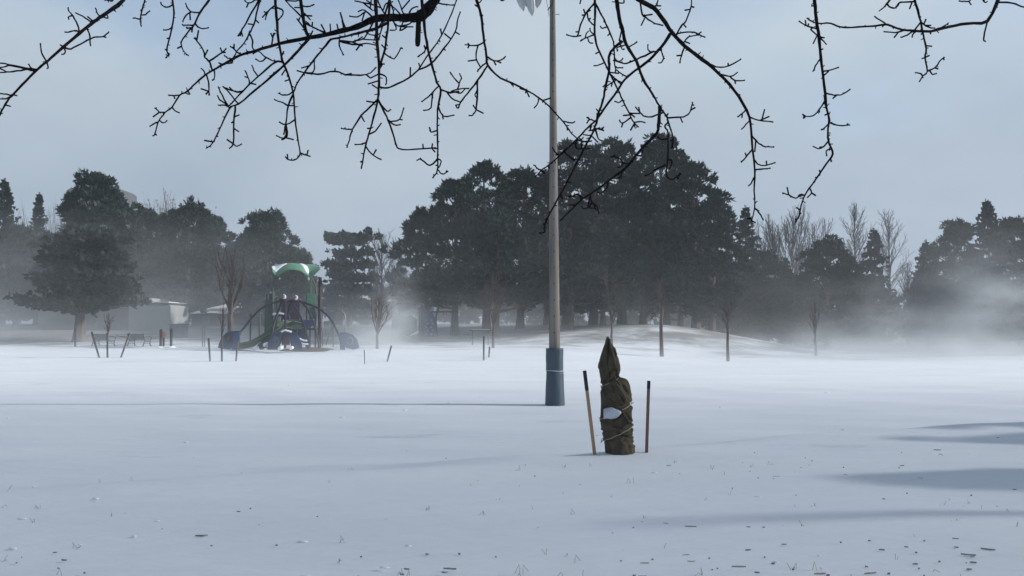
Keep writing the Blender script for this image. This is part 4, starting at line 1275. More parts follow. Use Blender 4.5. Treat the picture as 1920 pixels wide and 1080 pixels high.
# ------------------------------------------------------------------ benches
def make_bench(px, d, lab, rz):
    p = on_ground(px, d)
    root = thing('park_bench', (0, 0, 0), lab, 'bench', 'benches facing the park building')
    # local frame: width along x, seat opens towards +y, the back towards -y
    W_ = 1.75
    b = MB()
    for i in range(6):
        z = .44 + i * .078
        y = -.20 - .14 * (z - .44) / .45
        b.box((0, y, z), (W_, .028, .066), Matrix.Rotation(math.radians(16), 3, 'X'))
    b.build('backrest', M['bench_slat'], root)
    b = MB()
    for i in range(5): b.box((0, -.14 + i * .105, .43 - .006 * i), (W_, .085, .03))
    b.build('seat', M['bench_slat'], root)
    for sx in (-1, 1):
        x = sx * (W_ / 2 - .06)
        b = MB()
        b.tube(catmull([(x, -.36, .90), (x, -.26, .60), (x, -.18, .40), (x, -.26, .18), (x, -.33, .0)], 4), .035, 6)
        b.tube(catmull([(x, .34, .64), (x, .37, .52), (x, .30, .40), (x, .26, .2), (x, .34, .0)], 4), .035, 6)
        b.tube(catmull([(x, -.24, .64), (x, .0, .68), (x, .22, .68), (x, .36, .64), (x, .38, .56)], 4), .032, 6)
        b.tube(catmull([(x, -.2, .40), (x, .05, .34), (x, .30, .40)], 4), .03, 6)
        b.tube(catmull([(x, -.28, .12), (x, .0, .22), (x, .30, .12)], 4), .022, 6)
        b.tube([(x, -.37, .02), (x, -.27, .02)], .04, 6); b.tube([(x, .28, .02), (x, .4, .02)], .04, 6)
        b.build('end_frame', M['bench_iron'], root, True)
    root.location = p; root.rotation_euler = (0, 0, rz)
    return root
make_bench(195, 61, 'park bench with a thin stake crossing it, nearer the spreading pine', math.radians(-28))
make_bench(262, 61, 'park bench standing clear, nearer the orange marker posts', math.radians(-28))

# ------------------------------------------------------------------ marker posts, hoop, bin
def post(px, top, d, r_, lab, mat='black', snow=True):
    p = on_ground(px, d)
    H = at(px, top, d).z - p.z
    root = thing('exercise_post', p, lab, 'post', 'dark posts of the exercise station')
    b = MB(); b.tube([p + Vector((0, 0, -.2)), p + Vector((0, 0, H - .05)), p + Vector((0, 0, H))], [r_, r_, r_ * .7], 10)
    b.build('shaft', M[mat], root, True)
    b = MB()
    rows = []
    for i in range(6):
        t = i / 5; q = .30 * math.cos(t * 1.57) + .002
        rows.append([p + Vector((math.cos(a) * q * (1 + .2 * math.sin(2 * a)), math.sin(a) * q, .13 * math.sin(t * 1.57) - .03)) for a in [k * 6.2832 / 12 for k in range(12)]])
    b.grid(rows, True)
    b.build('snow_heap', M['snow_cap'], root, True)
    return root, p, H
r1, p1, H1 = post(302.5, 618, 58, .085, 'dark exercise post with a purple knob left of the orange disc')
b = MB(); b.tube([p1 + Vector((0, 0, H1 - .32)), p1 + Vector((0, 0, H1 + .02))], [.1, .09], 10); b.build('knob', M['panel_purple'], r1, True)
r2, p2, H2 = post(308, 628, 58.2, .075, 'dark exercise post carrying a round orange disc')
b = MB()
c = p2 + Vector((-.02, -.09, H2 + .02))
b.tube([c + Vector((0, .05, 0)), c, c + Vector((0, -.03, 0))], [.20, .215, .19], 18); b.build('disc', M['orange'], r2)
r3, p3, H3 = post(322, 617, 58, .085, 'dark exercise post with a bluish top in front of the bin')
b = MB(); b.tube([p3 + Vector((0, 0, H3 - .12)), p3 + Vector((0, 0, H3 + .03))], [.095, .06], 10); b.build('cap', M['navy'], r3, True)
p = on_ground(382.5, 60)
H = at(382, 612, 60).z - p.z
b = MB(); w = .07
b.tube(catmull([p + Vector((-w, 0, -.2)), p + Vector((-w, 0, H * .5)), p + Vector((-w, 0, H - .1)), p + Vector((0, 0, H)), p + Vector((w, 0, H - .1)), p + Vector((w, 0, H * .5)), p + Vector((w, 0, -.2))], 5), .036, 8)
tag(b.build('steel_hoop', M['steel'], None, True, p), 'narrow upright steel hoop between the bin and the playground', 'hoop')
p = on_ground(336, 70)
root = thing('litter_bin', p, 'dark square litter bin standing beside the grey building corner', 'bin')
b = MB(); b.box(p + Vector((0, 0, .50)), (1.15, 1.0, 1.0)); b.build('body', M['bin'], root)
b = MB(); b.box(p + Vector((0, 0, 1.04)), (1.26, 1.1, .075)); b.build('lid', M['black'], root)
b = MB(); b.box(p + Vector((.2, 0, 1.115)), (.4, .4, .07)); b.build('snow_cap', M['snow_cap'], root)

# ------------------------------------------------------------------ buildings
def build_park_building():
    d = 80
    x0, x1, x2, x3 = (at(q, 600, d).x for q in (72, 264, 285, 327))
    g = ground(at(200, 600, d).x, d) - .6
    zt = at(300, 571, d).z
    root = thing('park_building', (at(250, 600, d).x, d, g), 'low grey park building with a pale end wall behind the benches', 'building')
    b = MB(); b.box(((x0 + x1) / 2, d + 2.5, (g + at(100, 579, d).z) / 2), (x1 - x0, 5, at(100, 579, d).z - g)); b.build('wall', M['wall_dark'], root)
    b = MB(); b.box(((x1 + x2) / 2 - .5, d + 1.8, (g + at(100, 559, d).z) / 2), (x2 - x1 + 1.1, 4, at(100, 559, d).z - g)); b.build('wall', M['wall_grey'], root)
    b = MB(); b.box(((x2 + x3) / 2 - .7, d + 1.0, (g + zt) / 2), (x3 - x2 + 1.6, 4.4, zt - g)); tag(b.build('wall', M['wall_grey'], root), 'pale end wall')
    b = MB(); b.box(((x2 + x3) / 2, d + 1.0, zt + .07), (x3 - x2 + .25, 4.7, .14)); b.build('fascia', M['fascia'], root)
    b = MB(); b.box(((x2 + x3) / 2 + .3, d + 1.0, zt + .18), (x3 - x2 - .8, 4.4, .09)); b.build('roof_snow', M['snow_cap'], root)
    b = MB(); b.box(((x0 + x1) / 2, d + 2.5, at(100, 579, d).z + .06), (x1 - x0 + .3, 5.3, .12)); b.build('roof', M['fascia'], root)
    for q in (178, 186):
        w = MB(); c = at(q, 597, d); w.box((c.x, d - .015, c.z), (.32, .06, .8)); w.build('window', M['glass'], root)
    b = MB(); c = at(192, 563, d); b.box((c.x, d + 1, c.z + .1), (.8, 1.2, .8)); tag(b.build('chimney', M['wall_grey'], root), 'pale block on the roof')
build_park_building()

def build_house():
    d = 92
    xa, xb = at(352, 600, d).x, at(522, 600, d).x
    g = ground((xa + xb) / 2, d) - .6
    ze = at(430, 589, d).z; zr = at(430, 561, d).z
    root = thing('house', ((xa + xb) / 2, d, g), 'low house with a broad snow covered roof behind the bare tree', 'house')
    b = MB(); b.box(((xa + xb) / 2, d + 4, (g + ze) / 2), (xb - xa - .8, 8, ze - g)); b.build('wall', M['wall_dark'], root)
    # hipped roof carrying patchy snow
    ym, hip = d + 4, 4.5
    e = .5
    A = [(xa, d - e, ze), (xb, d - e, ze), (xb, d + 8 + e, ze), (xa, d + 8 + e, ze), (xa + hip, ym, zr), (xb - hip, ym, zr)]
    b = MB(); b.add(A, [(0, 1, 5, 4), (1, 2, 5), (2, 3, 4, 5), (3, 0, 4), (3, 2, 1, 0)]); b.build('roof', M['fascia'], root)
    P = []
    for i in range(8):
        t = i / 7 * .96 + .01; row = []
        for j in range(30):
            u = j / 29
            l = xa + hip * t + .1; r_ = xb - hip * t - .1
            x = l + (r_ - l) * u
            row.append(Vector((x, d - e + (ym - d + e) * t, ze + (zr - ze) * t + .05 + .06 * (.5 + .5 * math.sin(x * 1.9 + t * 4)))))
        P.append(row)
    b = MB(); b.slab(P, .05); b.build('roof_snow', M['snow_cap'], root, True)
    for q in (372, 402, 448, 470, 500):
        w = MB(); c = at(q, 601, d); w.box((c.x, d - .02, c.z), (.9, .08, 1.0)); w.build('window', M['glass'], root)
    b = MB(); b.box(((xa + xb) / 2, d - e - .03, ze - .08), (xb - xa, .06, .16)); b.build('fascia', M['fascia'], root)
build_house()

def build_tower():
    d = 330
    x0, x1 = at(124, 400, d).x, at(222, 400, d).x
    g = 2.5; zt = at(150, 352, d).z
    root = thing('apartment_tower', ((x0 + x1) / 2, d, g), 'hazy apartment tower rising far behind the tall rounded pine', 'building')
    b = MB(); b.box(((x0 + x1) / 2, d + 8, (g + zt) / 2), (x1 - x0, 16, zt - g)); b.build('wall', M['tower'], root)
    b = MB(); c0, c1 = at(140, 340, d).x, at(164, 340, d).x; zp = at(150, 339, d).z
    b.box(((c0 + c1) / 2, d + 8, (zt + zp) / 2), (c1 - c0, 8, zp - zt + .1)); b.build('penthouse', M['tower'], root)
    nf = int((zt - g) / 3)
    for f in range(nf):
        z = g + 1.6 + f * 3
        bm_ = MB(); bm_.box(((x0 + x1) / 2, d - .05, z), (x1 - x0 - 1.2, .25, 1.5)); bm_.build('window', M['glass'], root)
build_tower()

# ------------------------------------------------------------------ playground
PD = 53.3
PX0, PY0, PK = 400, 470, 5.4
def pg(x, y, dy=0.0):
    """point on the playground read off the enlarged photograph, dy metres behind its front plane"""
    return at(PX0 + x / PK, PY0 + y / PK, PD + dy)
def arc(pts, r_, n=8, sub=6):
    b = MB(); b.tube(catmull(pts, sub), r_, n); return b

def build_dome():
    base = on_ground(545, PD)
    root = thing('dome_climber', base, 'dark arched dome climber with blue fin feet in front of the play tower', 'climbing frame', 'playground equipment')
    legs = [  # read from left to right: (points), depth profile start -> end
     ([(700, 505), (600, 530), (500, 575), (400, 670), (320, 770), (265, 850), (240, 1000)], 1.6, -.2),
     ([(695, 500), (655, 620), (620, 720), (596, 830), (588, 900), (584, 985)], 1.6, -.9),
     ([(728, 500), (730, 620), (728, 740), (727, 860), (727, 985)], 1.5, -1.4),
     ([(790, 505), (760, 600), (742, 700)], 1.6, 2.4),
     ([(790, 515), (850, 610), (890, 690), (930, 800), (955, 900), (960, 990)], 1.6, -.8),
     ([(868, 500), (940, 570), (1000, 690), (1035, 800), (1060, 900), (1070, 985)], 1.6, .3),
     ([(880, 515), (980, 548), (1090, 600), (1190, 700), (1255, 820), (1290, 920), (1305, 1005)], 1.7, .6),
    ]
    for pts, a, e in legs:
        m = len(pts)
        P = [pg(x, y, a + (e - a) * i / (m - 1)) for i, (x, y) in enumerate(pts)]
        arc(P, .07).build('arch', M['purple'], root, True)
    for (x, y) in ((722, 497), (842, 505)):
        c = pg(x, y, 1.6)
        b = MB(); b.tube([c + Vector((-.33, 0, 0)), c + Vector((.33, .0, 0))], .085, 10); b.tube([c + Vector((-.15, -.1, -.1)), c + Vector((.2, .1, .1))], .075, 8)
        b.build('hub', M['panel_purple'], root, True)
        b = MB(); q = catmull([c + Vector((-.05, 0, .02)), c + Vector((.02, 0, .22)), c + Vector((-.10, 0, .36))], 4)
        b.tube(q, [.085, .09, .09, .085, .08, .075, .06, .04, .02], 8); b.build('finial', M['strap'], root, True)
        b = MB(); 
    b = arc([pg(722, 497, 1.6), pg(780, 512, 1.65), pg(842, 505, 1.6)], .06); b.build('arch', M['purple'], root, True)
    # fins: curved quarter discs at the feet
    def fin(poly, dy, th, mat, lab=None, hole=None):
        P = [pg(x, y, dy) for x, y in poly]
        b = MB(); b.prism(P, Vector((0, th, 0)))
        o = b.build('foot_fin', M[mat], root)
        if hole:
            c = pg(hole[0], hole[1], dy); rx, rz = hole[2] / PK * PD / F, hole[3] / PK * PD / F
            rb = MB(); rb.tube([c + Vector((math.cos(t) * rx, -.035, math.sin(t) * rz)) for t in [k * 6.2832 / 24 for k in range(25)]], .035, 6)
            rb.build('ring', M[hole[4]], o, True)
            pb = MB()
            pb.prism([c + Vector((math.cos(t) * rx * .9, -.012, math.sin(t) * rz * .9)) for t in [k * 6.2832 / 20 for k in range(20)]], Vector((0, -.01, 0)))
            pb.build('porthole', M[hole[5]], o)
        return o
    fin([(45, 985), (60, 930), (90, 870), (130, 830), (190, 812), (272, 812), (262, 830), (205, 840), (188, 985), (160, 1000)], -.2, .10, 'navy', None, (150, 890, 26, 40, 'purple', 'mulch'))
    fin([(186, 1003), (205, 838), (268, 818), (258, 1003)], -.36, .12, 'blue')
    fin([(545, 1003), (556, 930), (590, 860), (640, 820), (690, 828), (688, 900), (660, 1003)], -1.4, .12, 'navy', None, (632, 905, 30, 42, 'green_dull', 'blue'))
    fin([(770, 826), (820, 830), (868, 880), (890, 940), (900, 1003), (800, 1003), (775, 920)], -1.4, .12, 'navy')
    fin([(690, 826), (770, 826), (772, 955), (692, 955)], -1.25, .06, 'panel_purple')
    fin([(1276, 832), (1340, 826), (1410, 850), (1455, 900), (1478, 985), (1420, 1003), (1345, 985), (1338, 940), (1330, 1003), (1283, 1003)], .5, .12, 'blue', None, (1385, 915, 28, 36, 'steel', 'navy'))
    # snow lying on the front arch and in the fins
    for pts, dy in (([(690, 822), (730, 806), (790, 824)], -1.45), ([(870, 888), (910, 908), (950, 912)], -1.2), ([(880, 930), (920, 945), (960, 946)], -1.2)):
        b = arc([pg(x, y, dy) for x, y in pts], .05); b.build('snow_cap', M['snow_cap'], root, True)
    b = MB()
    P = []
    for i in range(9):
        t = i / 8; row = []
        for j in range(13):
            u = j / 12
            c = pg(700 + 490 * u, 1003, 0); zh = (.20 * math.sin(math.pi * t) ** .7) * math.sin(math.pi * min(1, .05 + u * .94)) ** .6
            row.append(Vector((c.x, PD - 1.2 + 3.6 * t, ground(c.x, PD - 1.2 + 3.6 * t) - .04 + zh)))
        P.append(row)
    b.slab(P, .25); b.build('rubber_mound', M['mulch'], root, True)
build_dome()

def build_tower_play():
    base = on_ground(552, PD + 4)
    D = 3.6
    root = thing('play_tower', base, 'green play tower with slide, wavy canopy and purple panels behind the dome climber', 'play tower', 'playground equipment')
    # posts
    for x, y0, dy, mat in ((545, 440, 3.2, 'panel_purple'), (603, 430, 2.9, 'green_dull'), (948, 440, 2.9, 'green_dull'), (1040, 300, 3.4, 'panel_purple'), (640, 470, 5.2, 'green_dull'), (985, 300, 5.2, 'green_dull'), (378, 640, 4.4, 'green_dull'), (470, 600, 4.4, 'green_dull')):
        c = pg(x, y0, dy); g = ground(c.x, c.y)
        b = MB(); b.tube([Vector((c.x, c.y, g - .2)), c], .06, 8); b.build('post', M[mat], root, True)
    # side panels
    def panel(x0, y0, x1, y1, dy, mat, lab=None, th=.05):
        A, B_ = pg(x0, y0, dy), pg(x1, y1, dy)
        b = MB(); b.box(((A.x + B_.x) / 2, A.y, (A.z + B_.z) / 2), (abs(B_.x - A.x), th, abs(A.z - B_.z)))
        return tag(b.build('panel', M[mat], root), lab)
    panel(522, 500, 602, 830, 3.0, 'green_dull', 'tall dull green side panel')
    panel(563, 436, 602, 498, 3.05, 'green_dull')
    panel(950, 438, 1034, 570, 2.8, 'green', 'bright green upper panel')
    panel(985, 572, 1034, 690, 2.85, 'green_dull')
    panel(690, 498, 872, 700, 3.8, 'panel_purple', 'purple panel behind the arches')
    # deck and blue barrier
    A, B_ = pg(600, 700, 3), pg(1040, 700, 3)
    zd = pg(800, 792, 3).z
    b = MB(); b.box(((A.x + B_.x) / 2, PD + 4.2, zd), (B_.x - A.x, 2.3, .12)); b.build('deck', M['fascia'], root)
    P = [pg(772, 704, 2.2), pg(1010, 702, 2.2), pg(1046, 720, 2.2), pg(1004, 764, 2.2), pg(960, 782, 2.2), pg(772, 768, 2.2)]
    b = MB(); b.prism(P, Vector((0, .06, 0))); b.build('barrier', M['blue'], root)
    # little window frame with snow on top
    b = MB()
    for a, c in (((648, 655), (770, 655)), ((632, 740), (770, 720)), ((648, 655), (630, 740)), ((770, 655), (770, 722)), ((700, 655), (690, 730))):
        b.tube([pg(a[0], a[1], 2.3), pg(c[0], c[1], 2.3)], .055, 6)
    b.build('window_frame', M['navy'], root, True)
    b = arc([pg(600, 646, 2.3), pg(680, 636, 2.3), pg(750, 654, 2.3)], .06); b.build('snow_cap', M['snow_cap'], root, True)
    b = MB(); c = pg(828, 812, 1.6); b.tube([c + Vector((math.cos(t) * .15, 0, math.sin(t) * .17)) for t in [k * 6.2832 / 20 for k in range(21)]], .035, 6); b.build('steering_ring', M['green_dull'], root, True)
    P = [pg(800, 800, 1.75), pg(940, 790, 1.75), pg(985, 940, 1.75), pg(870, 930, 1.75)]
    b = MB(); b.prism(P, Vector((0, .08, 0))); b.build('climbing_panel', M['navy'], root)
    # slide: curved trough from the hump down to the left
    line = [(850, 790, 2.5), (760, 768, 1.7), (690, 780, 1.2), (600, 850, .7), (500, 915, .3), (400, 962, 0), (310, 985, -.2), (250, 992, -.3)]
    cen = catmull([pg(x, y, dy) for x, y, dy in line], 5)
    prof = [(-.56, .34), (-.50, .36), (-.42, .10), (-.2, .0), (.2, .0), (.42, .10), (.50, .36), (.56, .34)]
    P = []
    for i, c in enumerate(cen):
        t = cen[min(i + 1, len(cen) - 1)] - cen[max(0, i - 1)]; t.z = 0
        n_ = Vector((t.y, -t.x, 0)).normalized()
        P.append([c + n_ * u + Vector((0, 0, v)) for u, v in prof])
    b = MB(); b.slab(P, .06); b.build('slide', M['slide'], root, True)
    line = [(700, 830, .2), (620, 880, -.1), (560, 930, -.4), (500, 990, -.7)]
    cen = catmull([pg(x, y, dy) for x, y, dy in line], 5)
    P = []
    for i, c in enumerate(cen):
        P.append([c + Vector((-.45, .35, .2)), c + Vector((-.2, .15, -.02)), c + Vector((.05, -.05, 0)), c + Vector((.3, -.2, .22))])
    b = MB(); b.slab(P, .06); b.build('slide', M['slide'], root, True)
    for x, y, dy, s in ((455, 935, -.1, .22), (535, 950, -.6, .2), (430, 985, -.5, .2), (680, 985, -1.5, .17), (790, 985, -1.5, .15)):
        c = pg(x, y, dy); g = MB(); rows = []
        for i in range(7):
            t = -1.57 + 3.14 * i / 6
            rows.append([c + Vector((math.cos(t) * math.cos(a) * s + .3 * s * math.sin(t), math.cos(t) * math.sin(a) * s * .8, math.sin(t) * s * .8)) for a in [k * 6.2832 / 9 for k in range(9)]])
        g.grid(rows, True); g.build('snow_patch', M['snow_cap'], root, True)
    # wavy canopy: two leaf shaped lobes meeting in a valley, snow caught in the dips
    prof_top = [(588, 170), (620, 143), (700, 133), (780, 126), (860, 132), (920, 140), (985, 136), (1050, 150), (1082, 182)]
    prof_bot = [(596, 205), (640, 248), (700, 214), (760, 190), (830, 190), (900, 212), (965, 262), (1020, 238), (1082, 186)]
    P = []
    K = 25
    for j in range(K):
        u = j / (K - 1)
        tx = catmull([(a, b_, 0) for a, b_ in prof_top], 6); bx = catmull([(a, b_, 0) for a, b_ in prof_bot], 6)
        a = tx[int(u * (len(tx) - 1))]; c = bx[int(u * (len(bx) - 1))]
        top = pg(a.x, a.y, 5.4); bot = pg(c.x, c.y, 3.0)
        row = []
        for i in range(9):
            t = i / 8
            row.append(bot.lerp(top, t) + Vector((0, 0, .16 * math.sin(t * math.pi))))
        P.append(row)
    b = MB(); b.slab(P, .05); cn = b.build('canopy', M['green'], root, True)
    def surf(u, t):
        u = min(.999, max(0, u)) * (K - 1); t = min(.999, max(0, t)) * 8
        i, j = int(u), int(t); a_, b_ = u - i, t - j
        return (P[i][j] * (1 - a_) * (1 - b_) + P[i + 1][j] * a_ * (1 - b_) + P[i][j + 1] * (1 - a_) * b_ + P[i + 1][j + 1] * a_ * b_)
    def drift(path, half, across):
        Q = []
        for i in range(17):
            s_ = i / 16
            u0, t0 = [lerp_table([(q[0], q[k_]) for q in path], s_) for k_ in (1, 2)]
            h_ = lerp_table(half, s_)
            row = []
            for j in range(9):
                w_ = j / 4 - 1
                u, t = (u0 + w_ * h_, t0) if across == 'u' else (u0, t0 + w_ * h_)
                row.append(surf(u, t) + Vector((0, -.015, .004 + .06 * (1 - w_ * w_) * math.sin(math.pi * (.04 + .92 * s_)) ** .6)))
            Q.append(row)
        g = MB(); g.slab(Q, .012); g.build('snow_patch', M['snow_cap'], cn, True)
    drift([(0, .54, .97), (.5, .64, .5), (1, .75, .02)], [(0, .03), (.5, .075), (.8, .045), (1, .008)], 'u')
    drift([(0, .01, .62), (.4, .12, .42), (1, .33, .60)], [(0, .30), (.4, .26), (1, .02)], 't')
    arc([pg(975, 262, 3.1), pg(1010, 300, 3.2), pg(1035, 370, 3.3), pg(1043, 470, 3.3)], .05).build('canopy_stay', M['green_dull'], root, True)
    arc([pg(640, 240, 3.1), pg(615, 300, 3.1), pg(604, 370, 3.0), pg(603, 450, 2.9)], .05).build('canopy_stay', M['green_dull'], root, True)
    arc([pg(965, 262, 3.1), pg(966, 300, 3.1)], .05).build('canopy_stay', M['strap'], root, True)
build_tower_play()

# lamp post behind the playground
p = on_ground(599.6, 57)
H = at(599.6, 520, 57).z - p.z
root = thing('lamp_post', p, 'dark slim lamp post with a short arm right of the play tower', 'lamp post')
b = MB(); b.tube([p + Vector((0, 0, -.2)), p + Vector((0, 0, H))], [.125, .115], 10); b.build('post', M['black'], root, True)
c = at(600, 527, 57)
b = MB(); b.beam(c + Vector((.1, 0, 0)), c + Vector((.32, 0, 0)), .07, .06); b.tube([c + Vector((.25, 0, .01)), c + Vector((.52, 0, -.03))], [.12, .09], 10); b.build('lamp_head', M['black'], root, True)

# overhead ladder right of the tower
p = on_ground(635, 56)
root = thing('overhead_ladder', p, 'grey hooped overhead ladder right of the lamp post', 'climbing frame', 'playground equipment')
for off in (0, .9):
    arc([pg(1215, 975, 2.5 + off), pg(1215, 720, 2.5 + off), pg(1225, 640, 2.5 + off), pg(1275, 602, 2.5 + off), pg(1325, 640, 2.5 + off), pg(1338, 720, 2.5 + off), pg(1340, 975, 2.5 + off)], .045).build('hoop', M['steel'], root, True)
arc([pg(1105, 602, 2.5), pg(1200, 600, 2.5), pg(1310, 597, 2.5)], .04).build('rail', M['steel'], root, True)
arc([pg(1105, 602, 3.4), pg(1200, 600, 3.4), pg(1310, 597, 3.4)], .04).build('rail', M['steel'], root, True)
for k in range(6):
    x = 1115 + k * 36
    arc([pg(x, 601, 2.5), pg(x, 601, 3.4)], .03, 6, 2).build('rung', M['steel'], root, True)
arc([pg(1106, 602, 2.9), pg(1106, 970, 2.9)], .045).build('post', M['steel'], root, True)
b = MB(); 
arc([pg(1140, 960, 2.5), pg(1180, 830, 2.6), pg(1212, 760, 2.5)], .035).build('rail', M['steel'], root, True)

# second play set, swing and picnic table by the grove
D2 = 66
def q2(x, y, dy=0): return at(640 + x / 5.333, 520 + y / 5.333, D2 + dy)
g0 = on_ground(760, D2)
root = thing('toddler_play_set', g0, 'small dim play set with a green tunnel behind the blown snow', 'play tower', 'playground equipment')
b = MB()
rows = []
for i in range(13):
    t = i / 12
    c = q2(510 + 240 * t, 490, 0)
    r_ = (.75 + .12 * math.sin(t * 9)) * (math.sin(math.pi * (.12 + .76 * t)) ** .5)
    rows.append([c + Vector((0, math.cos(a) * r_ * 1.1, math.sin(a) * r_ * 1.15)) for a in [k * 6.2832 / 16 for k in range(16)]])
b.grid(rows, True); b.f.append(tuple(range(16))); b.f.append(tuple(range(12 * 16, 13 * 16))); b.build('tunnel', M['green_dull'], root, True)
for x in (535, 620, 690):
    c = q2(x, 370); b = MB(); b.tube([c, Vector((c.x, c.y, ground(c.x, c.y) - .2))], .06, 8); b.build('post', M['steel'], root, True)
b = arc([q2(540, 415), q2(600, 405), q2(660, 410)], .08); b.build('snow_cap', M['snow_cap'], root, True)
b = arc([q2(690, 570, -.4), q2(740, 560, -.4), q2(770, 540, -.4)], .10); b.build('snow_patch', M['snow_cap'], root, True)

g0 = on_ground(800, D2)
root = thing('climbing_wall', g0, 'dim blue climbing wall with stepped holes beside the swing', 'climbing wall', 'playground equipment')
b = MB(); b.prism([q2(808, 300), q2(850, 320), q2(905, 345), q2(935, 400), q2(950, 600), q2(808, 600)], Vector((0, .15, 0))); b.build('panel', M['navy'], root)
for k in range(5):
    for j in range(2):
        c = q2(850 + j * 50 + (k % 2) * 14, 430 + k * 34, -.02); b = MB(); b.tube([c, c + Vector((0, -.06, 0))], [.09, .06], 8); b.build('hold', M['steel'], root)
for x in (782, 800):
    c = q2(x, 300); b = MB(); b.tube([c, Vector((c.x, c.y, ground(c.x, c.y) - .2))], .07, 8); b.build('post', M['black'], root, True)

root = thing('swing_frame', on_ground(837, D2), 'dark swing frame with sloping legs in front of the grove', 'swing', 'playground equipment')
arc([q2(972, 305), q2(945, 420), q2(962, 600)], .07).build('leg', M['black'], root, True)
arc([q2(1150, 340), q2(1128, 470), q2(1118, 600)], .07).build('leg', M['black'], root, True)
arc([q2(900, 345), q2(1030, 345), q2(1160, 342)], .055).build('top_bar', M['black'], root, True)
for x in (1020, 1050, 1095, 1120):
    arc([q2(x, 345), q2(x, 375)], .025, 5, 2).build('hanger', M['black'], root)

root = thing('picnic_table', on_ground(890, 62), 'dark picnic table with attached benches beside the reddish young tree', 'picnic table')
def q3(x, y, dy=0): return at(640 + x / 5.333, 520 + y / 5.333, 62 + dy)
A, B_ = q3(1280, 528), q3(1500, 530)
b = MB(); b.box((A + B_) / 2 + Vector((0, .3, 0)), (B_.x - A.x, .75, .07)); b.build('tabletop', M['bench_iron'], root)
b = MB(); b.box((A + B_) / 2 + Vector((0, .3, .055)), (B_.x - A.x - .3, .6, .03)); b.build('snow_cap', M['snow_cap'], root)
for dy, x0, x1 in ((-.5, 1212, 1320), (1.0, 1385, 1490)):
    a, c = q3(x0, 577, dy), q3(x1, 575, dy); b = MB(); b.box((a + c) / 2, (c.x - a.x, .28, .07)); b.build('seat', M['bench_iron'], root)
for x in (1312, 1470):
    a = q3(x, 535, .3); b = MB(); b.tube([a, Vector((a.x, a.y, ground(a.x, a.y) - .1))], .06, 6); b.build('leg', M['bench_iron'], root)

